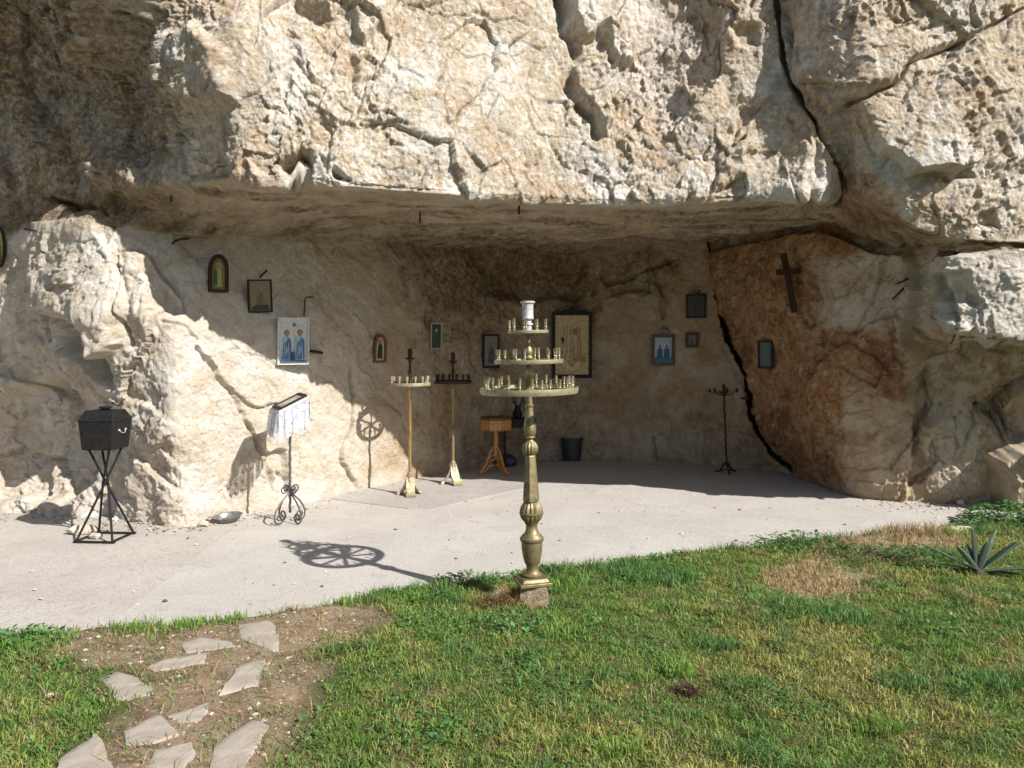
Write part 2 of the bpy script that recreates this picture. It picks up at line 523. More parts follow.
block([(572, 62), (605, 52), (612, 80), (608, 135), (590, 120), (575, 100)], 0.09, 4, fa)
block([(574, 66), (583, 100), (600, 130), (607, 138), (600, 142), (578, 112), (569, 90)], -0.13, 3, fa)
block([(630, -30), (715, -30), (712, 60), (690, 120), (655, 125), (630, 90)], -0.12, 14, fa)
block([(735, 25), (758, 28), (755, 46), (735, 45)], -0.09, 4, fa)
block([(728, 108), (768, 106), (790, 98), (812, 116), (814, 200), (742, 200), (730, 150)], 0.05, 8, fa, (0.06, 0))
block([(742, 110), (765, 110), (745, 128), (731, 140)], -0.07, 3, fa)
block([(788, 118), (811, 118), (808, 152), (795, 140)], -0.05, 2, fa)
block([(720, -40), (776, -40), (786, 70), (770, 108), (735, 104), (725, 60)], 0.06, 6, fa)
# --- right masses
block([(780, -60), (1010, -60), (985, 26), (945, 48), (908, 62), (896, 82), (868, 94), (845, 106), (824, 112), (806, 92), (790, 62)], 0.09, 4, fa)
block([(868, 112), (905, 70), (948, 60), (968, 88), (968, 165), (945, 176), (905, 178), (880, 150)], 0.12, 4, fa, (0.1, 0.15))
block([(905, 178), (968, 170), (970, 182), (915, 190)], -0.10, 3, fa)
block([(972, 92), (1024, 60), (1100, 60), (1100, 175), (985, 175), (972, 140)], 0.02, 5, fa)
block([(975, 210), (1000, 205), (1002, 228), (980, 228)], -0.10, 3, fa)
block([(930, 268), (946, 250), (1000, 246), (1100, 246), (1100, 352), (1010, 352), (985, 346), (968, 330), (950, 334), (935, 306)], 0.14, 4, wa, (-0.05, 0))
block([(942, 278), (958, 272), (976, 295), (968, 304), (944, 300)], -0.10, 3, wa)
block([(936, 305), (960, 318), (985, 344), (965, 345), (930, 322)], 0.06, 4, wa)
block([(915, 345), (1100, 352), (1100, 440), (1010, 445), (960, 410), (928, 415), (905, 400)], -0.16, 9, wa)
block([(922, 420), (938, 416), (930, 440), (922, 466), (918, 445)], 0.22, 3, wa)
block([(985, 450), (1024, 436), (1120, 430), (1120, 520), (1002, 520)], 0.34, 3, wa)
crack([(930, 470), (915, 482), (900, 492)], 4, 0.05, wa)
crack([(980, 418), (996, 420), (1004, 414), (1010, 430)], 5, 0.12, wa)
# boulder against the back wall of the cave
block([(708, 225), (716, 262), (728, 310), (740, 350), (754, 372), (760, 410), (776, 438), (802, 470), (850, 500), (905, 505), (920, 400), (905, 225)], 0.15, 2.5, wa)
crack([(706, 236), (712, 262), (721, 310), (732, 350), (745, 374), (751, 410), (766, 440), (792, 470)], 3.6, 0.8, wa, 0.8, True)
# big joints
crack([(774, -40), (777, 20), (780, 55), (790, 85), (804, 108), (814, 120)], 4, 0.32, fa, 0.5)
crack([(814, 120), (822, 138), (838, 165), (843, 192), (838, 206)], 4, 0.2, cu, 0.5)
block([(816, 142), (836, 160), (842, 192), (834, 204), (818, 202)], 0.06, 3, cu)
crack([(845, 106), (870, 96), (898, 82), (910, 64), (946, 50), (986, 28), (1030, 6)], 3, 0.07, fa, 0.7)
crack([(400, 8), (445, 12), (470, 18), (525, 25)], 2, 0.03, fa, 2)
crack([(455, 50), (490, 55), (520, 52)], 2, 0.025, fa, 2)
crack([(730, 146), (746, 136)], 2.5, 0.1, fa)
# --- left buttress and left wall
block([(36, 222), (52, 213), (78, 212), (100, 224), (118, 250), (128, 300), (122, 345), (108, 356), (96, 335), (70, 316), (46, 308), (40, 270)], 0.14, 4, wa, (0, 0.12))
block([(48, 312), (72, 318), (98, 338), (112, 358), (120, 385), (98, 378), (62, 352), (50, 335)], -0.22, 5, wa)
block([(-20, 395), (10, 388), (45, 376), (70, 392), (88, 430), (92, 480), (60, 505), (-20, 500)], -0.22, 9, wa)
block([(118, 250), (150, 262), (150, 285), (160, 320), (150, 340), (132, 310)], 0.05, 5, wa)
crack([(118, 252), (121, 280), (122, 310), (134, 345)], 2.5, 0.06, wa)
crack([(119, 252), (150, 258), (158, 272), (182, 298), (186, 312)], 2.5, 0.05, wa)
block([(150, 276), (178, 300), (186, 316), (170, 320), (154, 300)], -0.09, 5, wa)
crack([(162, 322), (186, 326), (200, 340)], 2, 0.03, wa)
crack([(200, 348), (216, 375), (232, 392), (244, 415), (256, 440), (266, 462), (270, 486)], 4.5, 0.075, wa)
crack([(232, 392), (246, 402), (262, 408), (276, 404)], 3, 0.05, wa)
block([(262, 452), (288, 448), (290, 480), (276, 486)], -0.09, 3, wa)
block([(272, 478), (288, 480), (292, 500), (276, 494)], -0.10, 3, wa)
crack([(352, 370), (350, 425), (343, 458), (349, 470), (357, 489)], 3.4, 0.09, wa)
crack([(384, 400), (400, 412), (406, 430)], 2.5, 0.03, wa)
crack([(36, 222), (35, 250), (38, 290), (44, 340)], 4, 0.16, wa, 0.5)
block([(178, 238), (200, 232), (215, 248), (200, 268), (180, 258)], -0.12, 8, wa)
# back of the cave: hacked hollows
block([(480, 262), (545, 252), (585, 256), (580, 300), (520, 305), (485, 290)], -0.18, 8, wa)
block([(598, 258), (648, 254), (652, 290), (612, 300)], -0.10, 5, wa)
crack([(608, 282), (640, 272), (668, 262)], 4, 0.10, wa)
crack([(652, 270), (660, 290), (664, 318)], 3, 0.08, wa)
block([(428, 262), (452, 258), (450, 360), (432, 372)], -0.05, 4, wa)
crack([(654, 440), (656, 462)], 2, 0.06, wa)

crack([(915, 247), (945, 245), (980, 244), (1024, 246), (1080, 246)], 3, 0.14, None, 0.4)
# --- broken rock relief in metres
Fw = is_face; Ww = is_wall; Cw = is_ceil
ridge_x = np.interp(PY0, [205, 250, 300, 370, 525], [185, 165, 150, 150, 182])
cavein = Ww * smooth(0, 16, wx - ridge_x) * (1 - smooth(900, 940, PX0)) * (1 - 0.55 * smooth(715, 760, PX0))   # smoother carved cave walls
rough_w = Fw + Ww * (1 - cavein)
q = base + 0.10 * np.stack([fbm(base * 2.2, 3, 60), fbm(base * 2.2, 3, 63), fbm(base * 2.2, 3, 66)], 1)
A, eA = facets(q * np.array([1.3, 1.3, 1.0]), 1, 0.9)
B, eB = facets(q * np.array([3.4, 3.4, 2.6]) + 3, 2, 1.0)
C, eC = facets(q * 8.5 + 1, 3, 1.1)
D, eD = facets(q * np.array([21.0, 21.0, 17.0]), 4, 1.2)
big = fbm(base * 0.8, 3, 70)
lumps = fbm(base * 2.4, 4, 73)
zone = smooth(-0.25, 0.3, fbm(base * 0.9, 3, 76))          # some places rough, others smooth
pit = ridged(base * 5.0, 4, 80)
fine = fbm(base * 26, 4, 84, 0.62)
fine2 = fbm(base * 70, 2, 88)
pocks = np.clip(-fbm(base * 17, 3, 95), 0.18, 1) - 0.18
disp += big * (0.10 * Fw + 0.05 * Ww * (1 - cavein) + 0.03 * cavein + 0.05 * Cw)
disp += A * (0.075 * Fw + 0.10 * Ww * (1 - cavein) + 0.02 * cavein + 0.04 * Cw)
disp += B * (0.038 * Fw * (0.55 + 0.6 * zone) + 0.035 * Ww * (1 - cavein) + 0.012 * cavein + 0.02 * Cw)
lipf = 0.3 + 0.7 * smooth(6.1, 7.1, vr); Fs = Fw * lipf
disp += C * (0.030 * Fs * (0.25 + 0.9 * zone) + 0.018 * Ww * (1 - cavein) + 0.005 * cavein + 0.009 * Cw)
disp += D * (0.012 * Fs * (0.35 + 0.8 * zone) + 0.009 * Ww * (1 - cavein) + 0.004 * cavein + 0.006 * Cw)
disp += lumps * (0.035 * Fw + 0.03 * Ww * (1 - cavein) + 0.025 * cavein + 0.03 * Cw)
disp += (pit - 0.4) * (0.010 * Fw + 0.012 * (1 - Fw))
fineR = ridged(base * 15, 3, 180) - 0.35
disp += fineR * (0.016 * Fs * (0.5 + 0.6 * zone) + 0.008 * Ww * (1 - cavein) + 0.004 * cavein)
disp += fine * (0.012 * Fs + 0.012 * Ww * (1 - cavein) + 0.008 * cavein + 0.010 * Cw)
disp += fine2 * (0.004 * Fs + 0.003 * (1 - Fw))
disp -= pocks * (0.03 * Fs * (0.2 + zone) + 0.015 * (1 - Fw))
edge = np.minimum(eB / 3.0, eA)
disp -= 0.025 * (1 - smooth(0.0, 0.03, eA)) * rough_w * smooth(0.0, 0.3, fbm(base * 1.7, 2, 99))
# chisel strokes on the carved cave walls, slanting
st = pnoise(np.stack([(base[:, 0] + base[:, 1]) * 9 + base[:, 2] * 14, base[:, 2] * 3, base[:, 0] * 2], 1), 91)
disp += cavein * 0.006 * st
# bedding lines on the ceiling
bed = pnoise(np.stack([base[:, 0] * 1.5, base[:, 1] * 9, base[:, 2] * 4], 1), 93)
disp += Cw * 0.02 * bed
bed2 = fbm(np.stack([base[:, 0] * 1.3, base[:, 1] * 5, base[:, 2] * 4], 1), 4, 96)
# keep the foot of the walls where it stands
# keep
disp *= 1 - 0.7 * (1 - smooth(0.9, 1.35, vr)) * cavein

n0 = normals(gsm(SX, 5, 0), gsm(SD, 5, 0), gsm(SZ, 5, 0))
n0 = np.stack([gsm(n0[..., k], 5, 1) for k in range(3)], -1)
n0 = np.stack([gsm(n0[..., k], 5, 0) for k in range(3)], -1).reshape(-1, 3)
n0 /= np.linalg.norm(n0, axis=1, keepdims=True)
if n0[(vr > 7) & (vr < 8)][:, 1].mean() > 0:
    n0 = -n0
NRM = n0
P = base + n0 * disp[:, None]
ray = base - np.array([0, 0, CH]); ray /= np.linalg.norm(ray, axis=1, keepdims=True)
P = P + ray * deep[:, None]
CLP = P
# --- stains of the stone, plus cave and recess shade put into its colour
n2 = fbm(base * 4.5, 4, 124); n3 = fbm(base * 14, 3, 128)
def spot(poly, soft=14, warp=22):
    x = PX0 + wob[:, 0] * warp * 2; y = PY0 + wob[:, 1] * warp * 2
    return smooth(-soft, soft, poly_sd(x, y, poly) + soft * 1.1 * n3 + soft * 0.8 * n2)
n1 = fbm(base * 1.6, 4, 120); n2 = fbm(base * 4.5, 4, 124); n3 = fbm(base * 11, 3, 128)
orange = spot([(704, 235), (800, 225), (850, 215), (870, 250), (830, 260), (825, 330), (905, 328), (905, 395), (860, 380), (845, 420), (855, 490), (800, 470), (760, 430), (742, 360), (722, 300)], 7, 6) * (wa | (vr < 4.3))
orange = np.clip(orange * (1.15 + 0.9 * n2), 0, 1)
orange = np.maximum(orange, 0.75 * spot([(840, 150), (875, 180), (905, 225), (850, 240), (838, 205)], 8, 8))
red = 1.3 * spot([(872, 335), (905, 332), (908, 392), (890, 395), (872, 360)], 8, 10) * wa * smooth(-0.25, 0.2, n2)
orange_face = Fw * smooth(0.0, 0.45, n1 + 0.5 * n2) * 0.6
tanband = spot([(600, -60), (745, -60), (735, 110), (690, 150), (640, 150), (605, 110)], 20, 20) * Fw * 0.5
orange_face = np.maximum(orange_face, tanband)
orange_face = np.maximum(orange_face, Fw * 0.7 * spot([(775, 30), (800, 30), (830, 120), (880, 190), (850, 210), (815, 130), (788, 95)], 10, 10))
soot_shade = 0.95 * spot([(395, 235), (480, 228), (560, 240), (600, 250), (598, 330), (560, 300), (480, 330), (440, 340), (420, 290)], 22, 22) * (vr < 4.9)
soot_shade = np.maximum(soot_shade, 0.6 * spot([(430, 300), (600, 300), (610, 470), (440, 480)], 24, 18) * wa)
soot_shade = np.maximum(soot_shade, 0.7 * spot([(595, 245), (700, 240), (660, 300), (610, 300)], 14, 18) * wa)
soot_shade = np.maximum(soot_shade, 0.6 * Cw * smooth(-0.1, 0.35, n1 + 0.35 * n3) * smooth(230, 300, PX0) * (1 - smooth(5.1, 5.5, vr)))
soot_shade = np.maximum(soot_shade, 0.55 * spot([(655, 445), (640, 415), (760, 400), (790, 470), (655, 470)], 16, 12) * wa)
soot_shade = np.maximum(soot_shade, 0.8 * Cw * smooth(0.02, 0.3, bed2))
soot_shade = soot_shade * (0.7 + 0.9 * np.clip(n2 + 0.35, 0, 1))
shade_brown = (1 - smooth(150, 205, PX0 + 30 * n2)) * smooth(3.95, 4.3, vr) * (1 - smooth(9.6, 10.2, vr))  # painted shade: brown darkening of the upper-left recess, ceiling and hollows
shade_brown = np.maximum(shade_brown * (0.8 + 0.5 * n2), Cw * np.clip(0.30 + 0.7 * n2 + 0.9 * bed2, 0, 1))
shade_brown = np.maximum(shade_brown, 0.7 * spot([(860, 205), (930, 235), (1000, 245), (900, 250), (830, 240)], 8, 10))  # shade painted under the right overhang
shade_brown = np.maximum(shade_brown, 0.7 * spot([(905, 350), (1030, 360), (1030, 430), (985, 445), (960, 410), (915, 410)], 10, 12) * wa * smooth(-0.3, 0.15, n2))  # shade painted into the hollow below the right chunk
pale = 0.6 * spot([(828, 262), (880, 252), (935, 262), (930, 330), (905, 335), (832, 318)], 8, 8) * wa
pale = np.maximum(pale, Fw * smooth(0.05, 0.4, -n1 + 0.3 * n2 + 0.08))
pale = np.maximum(pale, 0.8 * spot([(930, 250), (1100, 246), (1100, 350), (960, 345)], 8, 6) * wa)
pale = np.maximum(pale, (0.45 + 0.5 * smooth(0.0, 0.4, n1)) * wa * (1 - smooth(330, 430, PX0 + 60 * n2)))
soot_shade = np.maximum(soot_shade, 0.28 * Ww * smooth(420, 520, PX0 + 80 * n2) * (1 - smooth(740, 790, PX0)))  # besides soot: back wall darkened overall to paint in the cave shade
me = grid_mesh('cliff', P, nu, nv, flip=False)
vcol(me, 'stain_shade', np.stack([np.clip(np.maximum(orange, orange_face * 0.55), 0, 1), np.clip(soot_shade, 0, 1), np.clip(pale, 0, 1), np.clip(shade_brown, 0, 1)], 1))
cave_shade = (Ww * smooth(0, 16, wx - ridge_x) * (1 - smooth(900, 940, PX0))) * smooth(300, 460, PX0 + 60 * n1) * np.clip(0.75 + 0.8 * n2, 0.1, 1)  # brown mottling that also paints the cave shade, fading out towards the left wall
vcol(me, 'redstain_shade', np.stack([np.clip(red, 0, 1), Fw, cave_shade, np.ones_like(red)], 1))

m, nt, N, L, Pn = new_mat('limestone')
v = geo_pos(nt)
at = N.new('ShaderNodeAttribute'); at.attribute_name = 'stain_shade'
at2 = N.new('ShaderNodeAttribute'); at2.attribute_name = 'redstain_shade'
sp = N.new('ShaderNodeSeparateColor'); L.new(at.outputs['Color'], sp.inputs[0])
sp2 = N.new('ShaderNodeSeparateColor'); L.new(at2.outputs['Color'], sp2.inputs[0])
nb = noise_n(nt, 1.7, 8, 0.62, v, 0.6); nm = noise_n(nt, 7.5, 8, 0.65, v, 0.4); nf = noise_n(nt, 42, 6, 0.7, v); ng = noise_n(nt, 150, 3, 0.6, v)
c = mixc(nt, ramp(nt, nb, 0.38, 0.62), (0.55, 0.465, 0.35), (0.48, 0.375, 0.25))
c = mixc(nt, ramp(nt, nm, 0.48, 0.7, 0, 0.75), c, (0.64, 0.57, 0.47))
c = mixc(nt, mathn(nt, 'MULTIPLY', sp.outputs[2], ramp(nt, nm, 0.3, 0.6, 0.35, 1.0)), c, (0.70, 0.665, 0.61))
c = mixc(nt, ramp(nt, nf, 0.54, 0.74, 0, 0.6), c, (0.35, 0.27, 0.185))
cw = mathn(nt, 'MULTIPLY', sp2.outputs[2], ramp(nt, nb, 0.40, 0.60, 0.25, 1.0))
c = mixc(nt, mathn(nt, 'MULTIPLY', cw, ramp(nt, nm, 0.38, 0.62, 0.15, 0.85)), c, (0.29, 0.165, 0.07))  # browner stone where cave shade is painted in
nx2 = noise_n(nt, 18, 6, 0.7, v, 0.5)
fc = sp2.outputs[1]
c = mixc(nt, mathn(nt, 'MULTIPLY', fc, ramp(nt, nx2, 0.50, 0.68, 0, 0.5)), c, (0.46, 0.34, 0.21))
c = mixc(nt, mathn(nt, 'MULTIPLY', fc, ramp(nt, nx2, 0.54, 0.38, 0, 0.75)), c, (0.72, 0.69, 0.64))
c = mixc(nt, mathn(nt, 'MULTIPLY', fc, ramp(nt, nb, 0.52, 0.66, 0, 0.4)), c, (0.46, 0.44, 0.41))
# orange: several tones inside the stain
oc = mixc(nt, ramp(nt, nm, 0.36, 0.6), (0.28, 0.115, 0.036), (0.40, 0.21, 0.085))
oc = mixc(nt, ramp(nt, nf, 0.52, 0.68, 0, 0.65), oc, (0.46, 0.33, 0.20))
oc = mixc(nt, ramp(nt, nx2, 0.54, 0.66, 0, 0.7), oc, (0.15, 0.075, 0.04))
oc = mixc(nt, ramp(nt, nb, 0.50, 0.60, 0, 0.75), oc, (0.17, 0.08, 0.038))
oc = mixc(nt, ramp(nt, noise_n(nt, 4.0, 7, 0.65, v, 1.0), 0.50, 0.62, 0, 0.75), oc, (0.47, 0.32, 0.19))
c = mixc(nt, mathn(nt, 'MULTIPLY', sp.outputs[0], ramp(nt, noise_n(nt, 11, 7, 0.68, v, 0.8), 0.34, 0.54, 0.25, 1.0)), c, oc)
c = mixc(nt, mathn(nt, 'MULTIPLY', sp2.outputs[0], ramp(nt, nx2, 0.38, 0.58, 0.1, 0.85)), c, (0.26, 0.085, 0.055))
pc = mixc(nt, ramp(nt, nm, 0.40, 0.62), (0.125, 0.08, 0.038), (0.28, 0.19, 0.10))  # browns of the painted recess and ceiling shade
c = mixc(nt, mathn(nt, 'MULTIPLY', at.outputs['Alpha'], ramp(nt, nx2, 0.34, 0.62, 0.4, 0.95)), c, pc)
so = mixc(nt, ramp(nt, nf, 0.35, 0.65), (0.06, 0.041, 0.025), (0.16, 0.105, 0.058))  # soot tones, shared by the painted shade of the back wall
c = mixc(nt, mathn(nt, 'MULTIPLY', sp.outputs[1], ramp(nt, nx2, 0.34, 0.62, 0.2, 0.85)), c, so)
c = mixc(nt, ramp(nt, ng, 0.62, 0.74, 0, 0.35), c, (0.22, 0.17, 0.11))
L.new(c, Pn.inputs['Base Color'])
Pn.inputs['Roughness'].default_value = 0.92
Pn.inputs['Specular IOR Level'].default_value = 0.15
nx = noise_n(nt, 75, 5, 0.72, v)
b0 = bump(nt, nx2, 0.6, 0.045)
b1 = bump(nt, nf, 0.8, 0.025, b0)
b2 = bump(nt, nx, 0.7, 0.010, b1)
L.new(b2, Pn.inputs['Normal'])
MAT['limestone'] = m
cliff = link_mesh('cliff', me, m)
tag(cliff, kind='structure')

# lookup: nearest rock surface behind a pixel position, used to hang things on the wall
vpx = CX + F * P[:, 0] / P[:, 1]; vpy = CY - F * (P[:, 2] - CH) / P[:, 1]
ZB = np.full((620, 1100), 99.0)
ii = np.round(vpy).astype(int); jj = np.round(vpx).astype(int)
ok = (ii >= 0) & (ii < 620) & (jj >= 0) & (jj < 1100)
np.minimum.at(ZB, (ii[ok], jj[ok]), P[ok, 1])
def wall_depth(px, py):
    r = 1
    while True:
        y, x = int(round(py)), int(round(px))
        w = ZB[max(0, y - r):y + r + 1, max(0, x - r):x + r + 1]
        w = w[w < 90]
        if len(w): return float(np.median(w))
        r += 1
def wall_point(px, py):
    return W(px, py, wall_depth(px, py))
# ------------------------------------------------------------------ ground, concrete floor, lawn
LBX = np.array([-300, -12, -6, -4.2, -2.8, -1.9, -1.06, -0.45, 0.2, 1.0, 1.98, 2.6, 3.1, 3.8, 4.55, 5.5, 8, 300])
LBY = np.array([2.2, 2.2, 3.3, 3.8, 4.14, 4.35, 4.66, 5.0, 5.32, 5.68, 6.02, 6.2, 6.32, 6.5, 6.85, 7.1, 7.1, 7.1])
def lawn_in(x, y):
    """metres inside the lawn edge"""
    p = np.stack([x, y, np.zeros_like(x)], 1)
    return np.interp(x, LBX, LBY) + 0.10 * fbm(p * 1.6, 3, 140) + 0.05 * fbm(p * 7, 2, 143) - y
SOIL = [G(*p)[:2] for p in [(70, 634), (150, 628), (250, 612), (345, 604), (385, 616), (378, 636), (335, 652), (322, 690), (300, 730), (262, 768), (250, 900), (30, 900), (75, 768), (110, 735), (125, 700), (95, 668), (62, 655)]]
TAN = [G(*p)[:2] for p in [(765, 586), (800, 562), (830, 546), (860, 540), (905, 533), (948, 541), (962, 556), (925, 560), (880, 566), (872, 596), (830, 600), (790, 600)]]
def soil_in(x, y):
    p = np.stack([x, y, np.zeros_like(x)], 1)
    return poly_sd(x + 0.22 * fbm(p * 3, 3, 150), y + 0.22 * fbm(p * 3, 3, 155), SOIL)
def tan_in(x, y):
    p = np.stack([x, y, np.zeros_like(x)], 1)
    return poly_sd(x + 0.3 * fbm(p * 3, 3, 160), y + 0.3 * fbm(p * 3, 3, 165), TAN)
def ground_z(x, y):
    p = np.stack([x, y, np.zeros_like(x)], 1)
    s = lawn_in(x, y)
    soil = smooth(-0.05, 0.1, soil_in(x, y))
    z = -0.07 + 0.09 * smooth(-0.06, 0.05, s)
    lm = smooth(0.0, 0.15, s)
    z = z + lm * (0.03 * fbm(p * 1.4, 3, 170) * smooth(0.1, 0.6, s) + (0.018 - 0.004 * soil) * fbm(p * 7, 4, 174))
    z = z + soil * lm * 0.004
    mound = np.exp(-(((x - 3.3) / 0.7) ** 2 + ((y - 6.15) / 0.28) ** 2))
    return z + 0.05 * mound * lm
gx = np.concatenate([-6 - np.geomspace(0.1, 300, 40)[::-1], np.arange(-6, 7, 0.025), 7 + np.geomspace(0.1, 300, 40)])
gy = np.concatenate([1.4 - np.geomspace(0.1, 300, 40)[::-1], np.arange(1.4, 7.6, 0.025), 7.6 + np.geomspace(0.1, 300, 30)])
GXX, GYY = np.meshgrid(gx, gy)
gz = ground_z(GXX.ravel(), GYY.ravel())
me = grid_mesh('ground', np.stack([GXX.ravel(), GYY.ravel(), gz], 1), len(gx), len(gy))
sl = smooth(-0.06, 0.12, soil_in(GXX.ravel(), GYY.ravel())); tn = smooth(-0.08, 0.1, tan_in(GXX.ravel(), GYY.ravel()))
vcol(me, 'cover', np.stack([sl, tn, np.zeros_like(sl), np.ones_like(sl)], 1))
m, nt, N, L, Pn = new_mat('soil_and_turf')
v = geo_pos(nt)
at = N.new('ShaderNodeAttribute'); at.attribute_name = 'cover'
sp = N.new('ShaderNodeSeparateColor'); L.new(at.outputs['Color'], sp.inputs[0])
na = noise_n(nt, 3.5, 7, 0.6, v); nf = noise_n(nt, 28, 6, 0.68, v); ng = noise_n(nt, 120, 3, 0.6, v)
soil = mixc(nt, ramp(nt, na, 0.35, 0.65), (0.30, 0.215, 0.145), (0.19, 0.13, 0.085))
soil = mixc(nt, ramp(nt, nf, 0.5, 0.72, 0, 0.8), soil, (0.40, 0.32, 0.235))
soil = mixc(nt, ramp(nt, ng, 0.55, 0.7, 0, 0.6), soil, (0.11, 0.075, 0.05))
soil = mixc(nt, ramp(nt, noise_n(nt, 9, 6, 0.7, v, 0.8), 0.50, 0.64, 0, 0.75), soil, (0.135, 0.092, 0.062))
turf = mixc(nt, ramp(nt, na, 0.4, 0.6), (0.075, 0.085, 0.03), (0.13, 0.11, 0.055))
turf = mixc(nt, ramp(nt, nf, 0.5, 0.7), turf, (0.06, 0.09, 0.025))
c = mixc(nt, sp.outputs[0], turf, soil)
c = mixc(nt, mathn(nt, 'MULTIPLY', sp.outputs[1], ramp(nt, nf, 0.35, 0.65, 0.4, 1.0)), c, (0.40, 0.29, 0.18))
L.new(c, Pn.inputs['Base Color']); Pn.inputs['Roughness'].default_value = 0.95; Pn.inputs['Specular IOR Level'].default_value = 0.1
L.new(bump(nt, ng, 0.6, 0.006, bump(nt, nf, 0.7, 0.02)), Pn.inputs['Normal'])
ground = link_mesh('ground', me, m); tag(ground, kind='structure')

def concrete(name, c1, c2, c3):
    m, nt, N, L, Pn = new_mat(name)
    v = geo_pos(nt)
    na = noise_n(nt, 1.3, 7, 0.6, v, 0.3); nf = noise_n(nt, 16, 6, 0.7, v); ng = noise_n(nt, 62, 4, 0.65, v); nh = noise_n(nt, 120, 3, 0.5, v)
    c = mixc(nt, ramp(nt, na, 0.36, 0.64), c1, c2)
    c = mixc(nt, ramp(nt, nf, 0.52, 0.72, 0, 0.6), c, c3)
    c = mixc(nt, ramp(nt, ng, 0.53, 0.64, 0, 0.65), c, tuple(k * 0.55 for k in c2))
    c = mixc(nt, ramp(nt, nh, 0.58, 0.68, 0, 0.4), c, tuple(min(1, k * 1.25) for k in c1))
    st_ = noise_n(nt, 3.2, 8, 0.75, v, 1.2)
    c = mixc(nt, ramp(nt, st_, 0.52, 0.70, 0, 0.45), c, tuple(k * 0.62 for k in c2))
    L.new(c, Pn.inputs['Base Color']); Pn.inputs['Roughness'].default_value = 0.85; Pn.inputs['Specular IOR Level'].default_value = 0.2
    L.new(bump(nt, ng, 0.8, 0.006, bump(nt, nf, 0.35, 0.012)), Pn.inputs['Normal'])
    return m
MAT['concrete'] = concrete('pale_concrete', (0.50, 0.465, 0.425), (0.45, 0.415, 0.375), (0.385, 0.35, 0.31))
MAT['concrete_grey'] = concrete('worn_concrete', (0.48, 0.44, 0.395), (0.425, 0.385, 0.34), (0.36, 0.32, 0.275))
MAT['concrete_patch'] = concrete('grey_screed', (0.44, 0.41, 0.38), (0.38, 0.35, 0.325), (0.33, 0.30, 0.27))
floor = thing('concrete_floor', (0, 0, 0), None, None); tag(floor, kind='structure')
def slab(poly, z0, z1, m, name='slab'):
    n = len(poly)
    b = MB()
    b.add([(x, y, z0) for x, y in poly] + [(x, y, z1) for x, y in poly],
          [tuple(reversed(range(n))), tuple(range(n, 2 * n))] + [(i, (i + 1) % n, n + (i + 1) % n, n + i) for i in range(n)])
    return b.build(name, m, floor)
j0 = G(238, 524); j1 = G(92, 634)
jd = (j1 - j0).normalized(); ja = j0 - jd * 3; jb = j1 + jd * 3
rnd = random.Random(4)
J = [ja.lerp(jb, t / 30) + Vector((rnd.uniform(-.012, .012), rnd.uniform(-.012, .012), 0)) for t in range(31)]
slab([(p.x - 0.006, p.y) for p in J] + [(-14, jb.y), (-14, ja.y)], -0.04, -0.006, MAT['concrete_grey'])
slab([(p.x + 0.006, p.y) for p in reversed(J)] + [(ja.x + 14, ja.y + 2), (ja.x + 16, jb.y)], -0.04, 0.0, MAT['concrete'])
pp = [G(*p)[:2] for p in [(330, 499), (408, 509), (432, 509.5), (486, 497), (528, 488), (524, 468), (455, 468), (415, 476), (360, 487)]]
slab(pp, -0.03, 0.005, MAT['concrete_patch'])
# ------------------------------------------------------------------ brass candelabrum in the lawn
def copy_part(o, parent, loc=None, rotz=None):
    c = o.copy(); COL.objects.link(c); c.parent = parent
    if loc is not None: c.location = loc
    if rotz is not None: c.rotation_euler = (0, 0, rotz)
    return c

def cup_mesh(h, r, n=8):
    b = MB()
    b.lathe([(r * 1.5, 0), (r * 1.5, h * .05), (r * .75, h * .12), (r * .6, h * .3), (r * .95, h * .36), (r * .6, h * .42), (r * .72, h * .5),
             (r * 1.0, h * .56), (r * 1.08, h * .95), (r * 1.25, h * .97), (r * 1.25, h), (r * .8, h), (r * .7, h * .8), (0, h * .8)], n)
    return b

